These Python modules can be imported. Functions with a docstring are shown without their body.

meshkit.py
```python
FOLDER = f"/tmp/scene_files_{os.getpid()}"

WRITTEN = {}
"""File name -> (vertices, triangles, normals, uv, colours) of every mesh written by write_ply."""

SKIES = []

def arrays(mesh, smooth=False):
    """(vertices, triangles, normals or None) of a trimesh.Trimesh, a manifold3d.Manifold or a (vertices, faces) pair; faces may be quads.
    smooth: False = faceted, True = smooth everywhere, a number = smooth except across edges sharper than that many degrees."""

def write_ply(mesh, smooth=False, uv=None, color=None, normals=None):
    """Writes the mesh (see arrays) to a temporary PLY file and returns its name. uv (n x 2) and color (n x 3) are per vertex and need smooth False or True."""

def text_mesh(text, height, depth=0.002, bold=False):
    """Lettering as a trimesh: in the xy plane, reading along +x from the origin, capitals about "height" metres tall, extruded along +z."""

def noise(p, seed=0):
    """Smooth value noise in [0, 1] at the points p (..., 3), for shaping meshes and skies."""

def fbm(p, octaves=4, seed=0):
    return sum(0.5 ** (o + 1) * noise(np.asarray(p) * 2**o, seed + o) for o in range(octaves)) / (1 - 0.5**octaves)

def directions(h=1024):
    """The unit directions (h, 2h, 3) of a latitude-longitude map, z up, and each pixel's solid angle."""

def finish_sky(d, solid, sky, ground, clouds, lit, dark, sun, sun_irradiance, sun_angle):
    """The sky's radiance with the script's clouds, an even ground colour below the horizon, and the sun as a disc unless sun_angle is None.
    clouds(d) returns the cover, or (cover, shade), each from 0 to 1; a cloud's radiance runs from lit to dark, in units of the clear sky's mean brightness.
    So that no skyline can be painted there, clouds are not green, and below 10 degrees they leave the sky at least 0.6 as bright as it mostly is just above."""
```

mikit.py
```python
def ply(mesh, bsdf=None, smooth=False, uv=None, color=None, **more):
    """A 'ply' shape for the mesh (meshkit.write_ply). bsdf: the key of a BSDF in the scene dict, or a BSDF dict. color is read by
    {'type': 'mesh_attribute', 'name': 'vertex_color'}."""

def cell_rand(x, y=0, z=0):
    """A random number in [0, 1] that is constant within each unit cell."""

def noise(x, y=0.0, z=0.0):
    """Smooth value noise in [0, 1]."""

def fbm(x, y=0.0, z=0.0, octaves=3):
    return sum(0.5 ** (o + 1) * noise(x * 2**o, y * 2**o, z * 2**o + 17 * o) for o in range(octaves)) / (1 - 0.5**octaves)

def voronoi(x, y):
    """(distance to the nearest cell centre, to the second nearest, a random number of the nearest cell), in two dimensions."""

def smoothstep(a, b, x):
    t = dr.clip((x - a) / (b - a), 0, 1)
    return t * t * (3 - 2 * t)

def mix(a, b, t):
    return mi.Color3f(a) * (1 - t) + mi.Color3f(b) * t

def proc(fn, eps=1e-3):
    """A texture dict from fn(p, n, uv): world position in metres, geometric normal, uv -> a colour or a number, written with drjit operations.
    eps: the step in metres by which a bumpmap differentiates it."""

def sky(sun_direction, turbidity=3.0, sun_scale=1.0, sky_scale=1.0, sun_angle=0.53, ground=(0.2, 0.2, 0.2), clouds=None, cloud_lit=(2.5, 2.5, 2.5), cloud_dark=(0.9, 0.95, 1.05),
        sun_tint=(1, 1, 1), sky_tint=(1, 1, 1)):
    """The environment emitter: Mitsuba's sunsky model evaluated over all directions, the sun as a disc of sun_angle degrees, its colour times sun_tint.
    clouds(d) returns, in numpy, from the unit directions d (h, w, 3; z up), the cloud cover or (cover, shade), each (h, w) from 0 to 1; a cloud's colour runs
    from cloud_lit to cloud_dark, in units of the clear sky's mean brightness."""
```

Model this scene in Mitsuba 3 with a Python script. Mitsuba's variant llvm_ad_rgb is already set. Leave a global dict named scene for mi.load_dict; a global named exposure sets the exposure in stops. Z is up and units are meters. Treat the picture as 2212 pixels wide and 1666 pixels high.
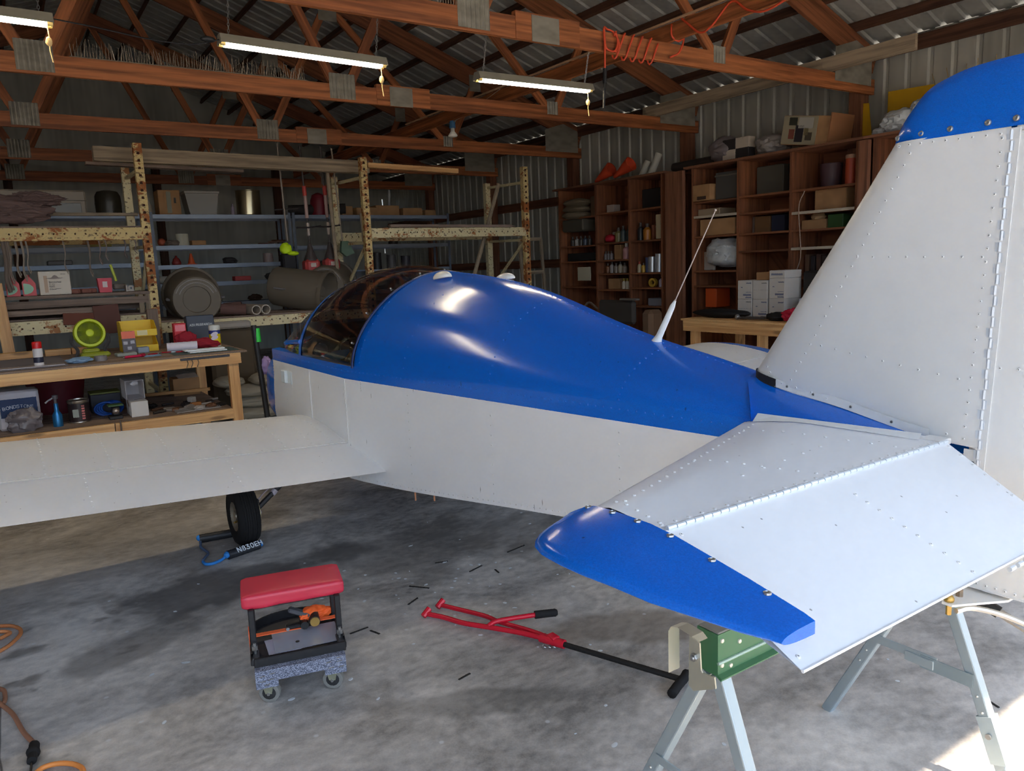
import math, random
import numpy as np, trimesh, manifold3d as m3, mapbox_earcut
import drjit as dr, mitsuba as mi
import mikit, meshkit
from mikit import noise, fbm, voronoi, cell_rand, smoothstep, mix
from shapely.geometry import Polygon
random.seed(7)
rng = np.random.default_rng(7)
scene, labels = {}, {}
A = np.array
PI = math.pi

# ------------------------------------------------------------------ camera, sky, sun, exposure
CAM_H = 1.6
def _rot(yaw, pitch, roll):
    cy, sy, cp, sp = math.cos(yaw), math.sin(yaw), math.cos(pitch), math.sin(pitch)
    fwd = A([sy*cp, cy*cp, -sp]); right = A([cy, -sy, 0.]); down = np.cross(fwd, right)
    c, s = math.cos(roll), math.sin(roll)
    return c*right + s*down, -s*right + c*down, fwd
_r, _d, _f = _rot(*np.radians([33.65, 9.0, 2.29]))
scene['camera'] = {'type': 'perspective', 'fov': 2*math.degrees(math.atan(1106/1640)), 'fov_axis': 'x', 'near_clip': 0.05, 'far_clip': 500,
    'to_world': mi.ScalarTransform4f().look_at(origin=[0, 0, CAM_H], target=(A([0, 0, CAM_H]) + _f).tolist(), up=(-_d).tolist())}
exposure = 3.8
scene['sky'] = mikit.sky(sun_direction=(0.10, -0.478, 1.0), turbidity=3.0, sun_scale=0.70, sky_scale=1.15, sun_angle=0.6, ground=(0.25, 0.24, 0.22),
    clouds=lambda d: np.clip(meshkit.fbm(d*A([3, 3, 6])+5, 4)*2.6-0.95, 0, 1)*0.8, cloud_lit=(2.0, 2.0, 2.0), cloud_dark=(1.1, 1.1, 1.15))
TUBE = (3.6, 3.0, 2.1)          # radiance of the fluorescent tubes

# ------------------------------------------------------------------ materials
def lin(c):
    c = A(c, float)/255.0
    return np.where(c < .04045, c/12.92, ((c+.055)/1.055)**2.4).tolist()
_mats = {}
def col(r, g, b, rough=.55, metal=0., spec=.5, coat=0., sheen=0.):
    k = 'mat_%d_%d_%d_%d_%d_%d_%d' % (r, g, b, rough*100, metal*100, spec*100, coat*100)
    if k not in _mats:
        _mats[k] = 1
        scene[k] = {'type': 'twosided', 'b': {'type': 'principled', 'base_color': {'type': 'rgb', 'value': lin((r, g, b))}, 'roughness': rough, 'metallic': metal,
            'specular': spec, 'clearcoat': coat, 'clearcoat_gloss': .93}}
    return k
def procmat(key, fn, rough=.6, metal=0., spec=.5, bump=None, bscale=.002, roughfn=None, coat=0.):
    b = {'type': 'principled', 'base_color': mikit.proc(fn), 'roughness': mikit.proc(roughfn) if roughfn else rough, 'metallic': metal, 'specular': spec}
    if coat: b.update(clearcoat=coat, clearcoat_gloss=.93)
    if bump: b = {'type': 'bumpmap', 'arbitrary': mikit.proc(bump, 2e-3), 'scale': bscale, 'b': b}
    scene[key] = {'type': 'twosided', 'b': b}
    return key
def C3(c): return mi.Color3f(*lin(c))

def woodfn(dark, light, grain=1.0, tone=.35, knots=False):
    d, l = lin(dark), lin(light)
    def fn(p, n, uv):
        u, v = uv.x, uv.y
        piece = dr.floor(u/100.0)
        r1, r2 = cell_rand(piece, 1), cell_rand(piece, 2)
        g = fbm(u*1.3 + r1*31, v*34.0 + r2*17, 3.0, 3)
        f = noise(u*9.0, v*150.0, 5.0)
        t = dr.clip((g-.5)*1.7*grain + .5 + (f-.5)*.35*grain + (r1-.5)*tone, 0, 1)
        c = mix(d, l, t)
        if knots:
            a, b, w = voronoi(u*1.6 + r2*9, v*6.0 + r1*5)
            k = smoothstep(.16, .05, a)*dr.select(w > .45, 1.0, 0.0)
            c = mix(c, [q*.45 for q in d], k*.8)
        return c
    return fn
procmat('wood_truss', woodfn((112, 62, 34), (172, 104, 60)), .62)
procmat('wood_top_chord', woodfn((92, 52, 30), (140, 86, 54)), .65)
procmat('wood_purlin', woodfn((62, 38, 26), (96, 62, 44)), .7)
procmat('wood_new', woodfn((190, 138, 86), (226, 182, 124), knots=True), .55)
procmat('wood_gray', woodfn((112, 98, 80), (162, 144, 120)), .75)
procmat('wood_cubby', woodfn((88, 52, 32), (138, 84, 52), .8), .7)
procmat('wood_dirty', woodfn((92, 76, 66), (142, 122, 108)), .75)
procmat('wood_post', woodfn((92, 58, 40), (128, 84, 60)), .75)

def f_floor(p, n, uv):
    x, y = p.x, p.y
    wx, wy = fbm(x*1.1+7, y*1.1, 1., 3), fbm(x*1.1-4, y*1.1+9, 2., 3)
    big = fbm(x*.55 + wx*1.2, y*.55 + wy*1.2, 3., 4)
    med = fbm(x*3.2 + wx*2, y*4.6 + wy*2, 5., 4)
    fine = fbm(x*26 + wx*6, y*38 + wy*6, 8., 3)
    spk = noise(x*230, y*230, 3.)
    t = dr.clip(.50 + (big-.5)*.9 + (med-.5)*.95 + (fine-.5)*.5 + (spk-.5)*.12, 0, 1)
    c = mix(lin((118, 115, 111)), lin((208, 203, 196)), t)
    blot = smoothstep(.60, .76, fbm(x*5.5+wy*3, y*7.5+wx*3, 11., 4))*smoothstep(.42, .62, fbm(x*.8, y*.8+30, 13., 2))
    c = mix(c, lin((100, 96, 91)), blot*.7)
    def stain(cx, cy, rx, ry, ang, thick, colr, soft=.55):
        ca, sa = math.cos(ang), math.sin(ang)
        u, v = ((x-cx)*ca + (y-cy)*sa)/rx, (-(x-cx)*sa + (y-cy)*ca)/ry
        d = dr.sqrt(u*u+v*v) + (fbm(x*4+3, y*4, 21., 4)-.5)*1.3
        return smoothstep(1., soft, d)*thick, lin(colr)
    for a in ((.75, 4.0, .85, .30, .1, .75, (76, 74, 73)), (2.2, 3.7, 1.2, .5, -.25, .5, (96, 93, 90)), (-.2, 5.0, 2.2, .9, .0, .35, (108, 102, 95)),
              (2.2, 2.30, .42, .17, -.6, .6, (108, 97, 84)), (1.35, 2.25, .45, .10, -.5, .45, (88, 86, 82)), (.35, 3.62, .5, .18, .4, .5, (78, 76, 74))):
        m, cc = stain(*a)
        c = mix(c, cc, m)
    a, b, w = voronoi(x*4.2, y*4.2)
    chip = dr.select((w > .62), smoothstep(.05, .02, a), 0.0)*smoothstep(.45, .6, fbm(x*1.3+5, y*1.3, 17., 2))
    c = mix(c, lin((205, 208, 210)), chip*.55)
    crack = smoothstep(.006, .001, dr.abs(x + .185 - .01*noise(y*9, 1., 1.)))*dr.select(y < 3.4, 1.0, 0.0)
    return mix(c, lin((40, 38, 36)), crack*.8)
procmat('concrete', f_floor, .62, spec=.35, bump=lambda p, n, uv: fbm(p.x*30, p.y*38, 2., 3) + .6*noise(p.x*160, p.y*160, 4.), bscale=.0012,
        roughfn=lambda p, n, uv: .42 + .4*fbm(p.x*5, p.y*7, 2., 3))

def f_galv(p, n, uv):
    t = fbm(p.x*2.2+p.z*2, p.y*2.2, p.z*3, 3)
    s = noise(p.x*26, p.y*30, p.z*26)
    return mix(lin((150, 150, 146)), lin((196, 196, 190)), dr.clip(t*1.1 + (s-.5)*.3, 0, 1))
procmat('roof_metal', f_galv, .48, metal=.35)
def f_wallm(p, n, uv):
    t = fbm(p.y*2.2, p.x*2, p.z*1.2, 3)
    st = noise(p.y*22, p.x*22, p.z*1.1)
    return mix(lin((148, 147, 138)), lin((196, 194, 184)), dr.clip(t*.9 + (st-.5)*.5+.1, 0, 1))
procmat('wall_metal', f_wallm, .5, metal=.25)
def f_plate(p, n, uv):
    return mix(lin((112, 108, 96)), lin((158, 154, 142)), fbm(p.x*9, p.y*9, p.z*14, 3))
procmat('gusset_metal', f_plate, .5, metal=.3)

def f_rust(base, rust, amt):
    b, r = lin(base), lin(rust)
    def fn(p, n, uv):
        t = fbm(p.x*7+p.y*3, p.y*7, p.z*7, 4)
        s = fbm(p.x*42, p.y*42, p.z*42, 3)
        k = smoothstep(amt, amt-.16, t + (s-.5)*.55)
        c = mix(b, r, k)
        return mix(c, lin((70, 34, 18)), smoothstep(.63, .75, s)*.7)
    return fn
procmat('rack_rusty', f_rust((206, 182, 126), (150, 86, 40), .56), .7)
procmat('rack_cream', f_rust((214, 200, 158), (160, 106, 58), .40), .62)

def f_white(p, n, uv):
    s = noise(p.x*90, p.y*90, p.z*90)
    a, b, w = voronoi(p.x*16 + p.z*3, p.y*16)
    spot = dr.select(w > .90, smoothstep(.05, .02, a), 0.0)
    c = mix(lin((209, 210, 210)), lin((211, 212, 212)), s)
    return mix(c, lin((96, 92, 88)), spot*.7)
procmat('paint_white', f_white, .38, spec=.5, coat=.25)
scene['paint_white_plain'] = {'type': 'twosided', 'b': {'type': 'principled', 'base_color': {'type': 'rgb', 'value': lin((208, 207, 203))}, 'roughness': .36, 'specular': .5, 'clearcoat': .25, 'clearcoat_gloss': .9}}
def f_blue(p, n, uv):
    s = noise(p.x*500, p.y*500, p.z*500)
    a, b, w = voronoi(p.x*14 + p.z*3, p.y*14)
    spot = dr.select(w > .9, smoothstep(.05, .02, a), 0.0)
    c = mix(lin((0, 84, 176)), lin((0, 97, 194)), s)
    return mix(c, lin((20, 30, 50)), spot*.6)
procmat('paint_blue', f_blue, .17, metal=.0, spec=.5, coat=.6)
def f_carpet(p, n, uv):
    s = noise(p.x*330, p.y*330, p.z*330)
    return mix(lin((86, 90, 104)), lin((150, 154, 170)), smoothstep(.3, .75, s))
procmat('carpet_speckle', f_carpet, .95, spec=.1, bump=lambda p, n, uv: noise(p.x*330, p.y*330, p.z*330), bscale=.002)
def f_card(p, n, uv):
    t = fbm(p.x*7, p.y*7, p.z*7, 3)
    return mix(lin((140, 104, 70)), lin((176, 136, 96)), t)
procmat('cardboard', f_card, .8, spec=.2)
def f_bag(p, n, uv):
    return mix(lin((150, 152, 152)), lin((205, 208, 208)), fbm(p.x*12, p.y*12, p.z*12, 3))
procmat('film_bag', f_bag, .35)
scene['glass_tint'] = {'type': 'thindielectric', 'int_ior': 1.49, 'specular_transmittance': {'type': 'rgb', 'value': [.30, .26, .235]}}
scene['glass_clear'] = {'type': 'thindielectric', 'int_ior': 1.5}
BLACK = lambda: col(22, 22, 23, .5)
RUBBER = lambda: col(30, 29, 29, .8, spec=.25)
STEEL = lambda: col(170, 170, 168, .32, .9)
ALU = lambda: col(176, 184, 186, .38, .65)
BRASS = lambda: col(196, 160, 90, .35, .8)

# ------------------------------------------------------------------ meshes: (v, f) with optional uv
class M:
    def __init__(s): s.v, s.f, s.u, s.n = [], [], [], 0
    def add(s, v, f, u=None):
        v = np.asarray(v, float).reshape(-1, 3); f = np.asarray(f, int)
        if f.shape[1] == 4: f = np.vstack([f[:, [0, 1, 2]], f[:, [0, 2, 3]]])
        s.v.append(v); s.f.append(f + s.n); s.u.append(np.zeros((len(v), 2)) if u is None else np.asarray(u, float)); s.n += len(v)
        return s
    def tm(s, t): return s.add(t.vertices, t.faces)
    def get(s): return np.vstack(s.v), np.vstack(s.f), np.vstack(s.u)
    def xf(s, m):
        s.v = [v @ m[:3, :3].T + m[:3, 3] for v in s.v]; return s
def frame(p0, p1, up=(0, 0, 1)):
    a = A(p1, float)-A(p0, float); L = np.linalg.norm(a); a = a/L
    up = A(up, float)
    if abs(a@up) > .99*np.linalg.norm(up): up = A([1., 0, 0])
    s = np.cross(up, a); s /= np.linalg.norm(s); t = np.cross(a, s)
    return a, s, t, L
_piece = [0]
def beam(m, p0, p1, w, h, up=(0, 0, 1), uvk=True):
    """a straight timber or bar of width w (sideways) and height h (along up) with its own uv, u along the length"""
    a, s, t, L = frame(p0, p1, up); p0 = A(p0, float)
    _piece[0] += 1; u0 = 100.0*_piece[0] + 50; V, F, U = [], [], []
    q = lambda i, j, k: p0 + a*L*i + s*w*(j-.5) + t*h*(k-.5)
    for quad, uvs in (([(0,0,0),(0,1,0),(1,1,0),(1,0,0)], 'y'), ([(0,0,1),(1,0,1),(1,1,1),(0,1,1)], 'y'), ([(0,0,0),(1,0,0),(1,0,1),(0,0,1)], 'z'), ([(0,1,0),(0,1,1),(1,1,1),(1,1,0)], 'z'),
                      ([(0,0,0),(0,0,1),(0,1,1),(0,1,0)], 'e'), ([(1,0,0),(1,1,0),(1,1,1),(1,0,1)], 'e')):
        b = len(V)
        for c in quad:
            V.append(q(*c))
            U.append((u0 + L*c[0], w*c[1]) if uvs == 'y' else (u0 + L*c[0], w + h*c[2]) if uvs == 'z' else (u0 + w*c[1], h*c[2]))
        F.append([b, b+1, b+2, b+3])
    return m.add(V, F, U)
def box(lo, hi, bev=0.):
    lo, hi = A(lo, float), A(hi, float); lo, hi = np.minimum(lo, hi), np.maximum(lo, hi)
    b = min(bev, .45*float((hi-lo).min()))
    if b <= 0:
        t = trimesh.creation.box(extents=hi-lo); t.apply_translation((lo+hi)/2); return t
    P = []
    for i in range(3):
        l, h = lo+b, hi-b; l[i], h[i] = lo[i], hi[i]
        P += [[(l, h)[a][0], (l, h)[c][1], (l, h)[e][2]] for a in (0, 1) for c in (0, 1) for e in (0, 1)]
    return trimesh.convex.convex_hull(A(P))
def cat(*ts): return trimesh.util.concatenate([t for t in ts])
def cyl(p0, p1, r, r1=None, n=14, caps=True):
    a, s, t, L = frame(p0, p1); r1 = r if r1 is None else r1
    th = np.arange(n)*2*PI/n; ring = np.outer(np.cos(th), s) + np.outer(np.sin(th), t)
    v = np.vstack([A(p0)+ring*r, A(p1)+ring*r1, [p0], [p1]]); i = np.arange(n); j = (i+1) % n
    f = np.vstack([np.c_[i, j, n+j], np.c_[i, n+j, n+i]] + ([np.c_[j, i, np.full(n, 2*n)], np.c_[n+i, n+j, np.full(n, 2*n+1)]] if caps else []))
    return trimesh.Trimesh(v, f, process=False)
def curve(pts, n=8):
    """Catmull-Rom through the points"""
    P = A(pts, float); P = np.vstack([2*P[0]-P[1], P, 2*P[-1]-P[-2]]); out = []
    for k in range(1, len(P)-2):
        for t in np.linspace(0, 1, n, endpoint=False):
            a, b, c, d = P[k-1:k+3]
            out.append(.5*(2*b + (c-a)*t + (2*a-5*b+4*c-d)*t*t + (3*b-a-3*c+d)*t**3))
    return np.vstack(out + [P[-2]])
def tube(pts, r, n=8, closed=False):
    P = A(pts, float); N = len(P); r = np.broadcast_to(r, N)
    T = np.gradient(P, axis=0) if not closed else np.roll(P, -1, 0)-np.roll(P, 1, 0)
    T /= np.linalg.norm(T, axis=1, keepdims=True)+1e-12
    s = np.cross(T[0], [0, 0, 1.]) if abs(T[0][2]) < .9 else np.cross(T[0], [1., 0, 0]); V = []
    th = np.arange(n)*2*PI/n
    for k in range(N):
        s = s - T[k]*(s@T[k]); s /= np.linalg.norm(s)+1e-12; t = np.cross(T[k], s)
        V.append(P[k] + r[k]*(np.outer(np.cos(th), s)+np.outer(np.sin(th), t)))
    V = np.vstack(V); F = []; i = np.arange(n); j = (i+1) % n
    for k in range(N if closed else N-1):
        a, b = k*n, ((k+1) % N)*n
        F += [np.c_[a+i, a+j, b+j], np.c_[a+i, b+j, b+i]]
    if not closed:
        V = np.vstack([V, P[:1], P[-1:]]); F += [np.c_[j, i, np.full(n, N*n)], np.c_[(N-1)*n+i, (N-1)*n+j, np.full(n, N*n+1)]]
    return trimesh.Trimesh(V, np.vstack(F), process=False)
def lathe(prof, o=(0, 0, 0), axis=(0, 0, 1), n=24):
    """profile [(radius, height)] turned about axis through o"""
    a = A(axis, float); a /= np.linalg.norm(a); _, s, t, _ = frame((0, 0, 0), a)
    th = np.arange(n)*2*PI/n; ring = np.outer(np.cos(th), s)+np.outer(np.sin(th), t)
    V = np.vstack([A(o)+ring*max(r, 1e-5)+a*h for r, h in prof]); i = np.arange(n); j = (i+1) % n
    F = np.vstack([x for k in range(len(prof)-1) for x in (np.c_[k*n+i, k*n+j, (k+1)*n+j], np.c_[k*n+i, (k+1)*n+j, (k+1)*n+i])])
    return trimesh.Trimesh(V, F, process=False)
def prism(poly, d, o=(0, 0, 0), ex=(1, 0, 0), ey=(0, 1, 0), ez=(0, 0, 1)):
    """2D polygon (list or shapely) extruded by d along ez, in the frame ex, ey at o"""
    g = poly if hasattr(poly, 'exterior') else Polygon(poly)
    if not g.is_valid: g = g.buffer(0)
    t = trimesh.creation.extrude_polygon(g, d, engine='earcut')
    R = np.c_[A(ex, float), A(ey, float), A(ez, float)]
    v = t.vertices @ R.T + A(o, float); f = t.faces
    if np.linalg.det(R) < 0: f = f[:, ::-1]
    return trimesh.Trimesh(v, f, process=False)
def grid(P, closed_u=False, closed_v=False):
    """surface through a (nu, nv, 3) array of points"""
    P = A(P, float); nu, nv = P.shape[:2]; F = []
    for i in range(nu if closed_u else nu-1):
        k = (i+1) % nu; j = np.arange(nv if closed_v else nv-1); l = (j+1) % nv
        F.append(np.c_[i*nv+j, k*nv+j, k*nv+l, i*nv+l])
    f = np.vstack(F); f = np.vstack([f[:, [0, 1, 2]], f[:, [0, 2, 3]]])
    return trimesh.Trimesh(P.reshape(-1, 3), f, process=False)
def sph(c, r, sub=2, sc=(1, 1, 1)):
    t = trimesh.creation.icosphere(subdivisions=sub, radius=1.); t.vertices = t.vertices*A(sc)*r + A(c); return t
def rough(t, amp, freq, seed=0):
    n = t.vertex_normals; t.vertices = t.vertices + n*((meshkit.fbm(t.vertices*freq+seed*7.3, 3, seed)-.5)*2*amp)[:, None]; return t
def blob(c, size, amp=.2, freq=9., seed=0, sub=3):
    """a crumpled heap: a flattened ball of cloth or plastic film"""
    t = sph((0, 0, 0), 1., sub); n = t.vertices.copy()
    k = 1 + amp*2*(meshkit.fbm(n*2.2+seed*3.1, 4, seed)-.5) - amp*1.2*np.abs(meshkit.fbm(n*4.+seed, 2, seed+3)-.5)
    v = n*k[:, None]*A(size)/2; v[:, 2] = np.maximum(v[:, 2], -size[2]*.42)
    t.vertices = v + A(c); return t
def move(t, d=(0, 0, 0), rz=0., rx=0., ry=0., s=1.):
    t = t.copy(); R = trimesh.transformations.euler_matrix(rx, ry, rz); t.apply_transform(R); t.vertices = t.vertices*s + A(d); return t
def text(s, h, depth, o, ex, ey, bold=True, center=False):
    t = meshkit.text_mesh(s, h, depth, bold); 
    if center: t.apply_translation([-t.bounds[:, 0].mean(), -h/2, 0])
    ex, ey = A(ex, float)/np.linalg.norm(ex), A(ey, float)/np.linalg.norm(ey); R = np.c_[ex, ey, np.cross(ex, ey)]
    return trimesh.Trimesh(t.vertices @ R.T + A(o), t.faces, process=False)

# ------------------------------------------------------------------ scene entries
_used = {}
def key_for(k):
    if k not in _used: _used[k] = 0; return k
    while True:
        _used[k] += 1; q = '%s_%03d' % (k, _used[k])
        if q not in _used: _used[q] = 0; return q
def put(name, mesh, mat, parent=None, smooth=False, **more):
    """one entry of the scene under its own key; a part's key starts with its holder's"""
    k = key_for(parent + '__' + name if parent else name)
    if isinstance(mesh, M):
        v, f, u = mesh.get(); scene[k] = mikit.ply((v, f), mat, False, uv=u, **more)
    else:
        scene[k] = mikit.ply(mesh, mat, smooth, **more)
    return k
def tag(k, label=None, cat_=None, group=None, kind=None):
    d = labels.setdefault(k, {})
    for a, b in (('label', label), ('category', cat_), ('group', group), ('kind', kind)):
        if b: d[a] = b
    return k
def thing(name, label, cat_, group=None): return tag(key_for(name), label, cat_, group)
def one(name, mesh, mat, label, cat_, group=None, smooth=False, kind=None): return tag(put(name, mesh, mat, None, smooth), label, cat_, group, kind)
def structure(name, mesh, mat, label, cat_='structure', smooth=False): return tag(put(name, mesh, mat, None, smooth), label, cat_, None, 'structure')

# ------------------------------------------------------------------ the building
XW, XL, XR = 7.9, -4.46, 1.72            # right wall, left wall, ridge
Y0, Y1 = -0.45, 16.93                    # door wall, back wall
SL = .3616
def roof_z(x): return 3.67 + SL*(XW-x) if x >= XR else 3.67 + SL*(x-XL)
TY = [4.79, 7.22, 9.65, 12.07, 14.5]
g = np.linspace(0, 1, 2)
structure('floor', box((XL-.1, Y0-.1, -.15), (XW+.1, Y1+.1, 0)), 'concrete', 'stained grey concrete hangar floor', 'floor')
structure('ground', box((-90, -120, -.17), (90, Y0-.1, -.02)), col(146, 143, 137, .9, spec=.2), 'pale gravel ground outside the hangar door', 'ground')
# corrugated sheets: rib every .2286 m, four ribs to the sheet
def corrug(L, n=4, pitch=.2286, h=.02):
    pts = []
    for k in range(n):
        x = k*pitch; pts += [(x, 0), (x+pitch*.72, 0), (x+pitch*.80, h), (x+pitch*.92, h)]
    return A(pts + [(n*pitch, 0)])
def sheet(o, eu, ev, en, length, n=4):
    pr = corrug(1, n); o, eu, ev, en = map(lambda a: A(a, float), (o, eu, ev, en))
    a = o + np.outer(pr[:, 0], eu) + np.outer(pr[:, 1], en)
    return grid(np.stack([a, a+ev*length], 1))
SW = 4*.2286
tag('ceiling', 'ribbed grey metal roof on dark purlins', 'ceiling', None, 'structure'); _used['ceiling'] = 0
PH = .09
for side in (1, -1):
    dx = side; ev = A([side, 0, -SL]); Ls = np.linalg.norm(ev); ev = ev/Ls; en = A([side*SL, 0, 1.])/Ls
    k = 0; y = 3.0 if side == 1 else 3.0
    while y < Y1+.5:
        put('roof_panel', sheet((XR, y, 5.905+PH*1.05), (0, 1, 0), ev, en, (XW-XR+.3)*Ls), 'roof_metal', 'ceiling'); y += SW
    # the part of the roof over the door, out of sight, in one sheet a side
    put('roof_panel', sheet((XR, Y0-.4, 5.905+PH*1.05), (0, 1, 0), ev, en, (XW-XR+.3)*Ls, 17), 'roof_metal', 'ceiling')
put('ridge_cap', grid([[(XR-.25, y, 5.905+PH*1.05-.25*SL+.03), (XR, y, 5.905+PH*1.05+.035), (XR+.25, y, 5.905+PH*1.05-.25*SL+.03)] for y in (Y0-.4, Y1+.6)]), 'roof_metal', 'ceiling')
for k in range(12):
    for side in (1, -1):
        xo = .14 + .516*k + (.0)
        x = XR + side*xo if k else XR + side*.14
        z = 5.905 - SL*abs(x-XR) + PH/2
        m = M(); beam(m, (x, 2.4, z), (x, Y1, z), .04, PH, (SL*side, 0, 1)); put('purlin', m, 'wood_purlin', 'ceiling')
m = M(); beam(m, (XW-.05, 2.2, 3.62), (XW-.05, Y1, 3.62), .04, .14); put('purlin', m, 'wood_purlin', 'ceiling')
# walls
tag('wall_right', 'ribbed grey metal right wall with wooden posts', 'wall', None, 'structure'); _used['wall_right'] = 0
y = 2.2
while y < Y1:
    put('metal_panel', sheet((XW+.06, y, 0), (0, 1, 0), (0, 0, 1), (1, 0, 0), 3.74), 'wall_metal', 'wall_right'); y += SW
put('metal_panel', sheet((XW+.06, Y0-.02, 0), (0, 1, 0), (0, 0, 1), (1, 0, 0), 3.74, 12), 'wall_metal', 'wall_right')
for z in (2.62, 1.6, .6):
    m = M(); beam(m, (XW+.03, Y0, z), (XW+.03, Y1, z), .04, .14); put('girt', m, 'wood_post', 'wall_right')
for y in [2.36] + TY:
    m = M(); beam(m, (XW-.07, y+.11, 0), (XW-.07, y+.11, 3.6), .14, .14, (0, 1, 0)); put('post', m, 'wood_post', 'wall_right')
gab = Polygon([(XL-.06, 0), (XW+.1, 0), (XW+.1, 3.725), (XR, 5.998), (XL-.06, 3.74)])
holes = [Polygon([(5.77, 3.50), (5.90, 3.50), (5.91, 3.57), (5.79, 3.585)]), Polygon([(7.79, 3.02), (7.82, 3.02), (7.815, 3.26), (7.785, 3.26)]), Polygon([(7.775, 2.0), (7.805, 2.0), (7.80, 2.14), (7.78, 2.14)])]
for h_ in holes: gab_b = (gab_b if 'gab_b' in globals() else gab).difference(h_)
structure('wall_back', prism(gab_b, .05, (0, Y1, 0), (1, 0, 0), (0, 0, 1), (0, 1, 0)), 'wall_metal', 'metal end wall behind the racks', 'wall')
for x in (-2.0, .4, 2.9, 5.3):
    m = M(); beam(m, (x, Y1-.07, 0), (x, Y1-.07, 4.), .14, .14, (0, 1, 0)); put('stud', m, 'wood_purlin', 'wall_back')
structure('wall_left', box((XL-.06, Y0, 0), (XL, Y1+.1, 3.75)), 'wall_metal', 'grey metal left wall', 'wall')
structure('wall_front', cat(prism(gab.difference(Polygon([(-3.2, -1), (6.65, -1), (6.65, 3.22), (-3.2, 3.22)])), .1, (0, Y0, 0), (1, 0, 0), (0, 0, 1), (0, 1, 0))), 'wall_metal', 'metal front wall around the wide open hangar door', 'wall')

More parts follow.
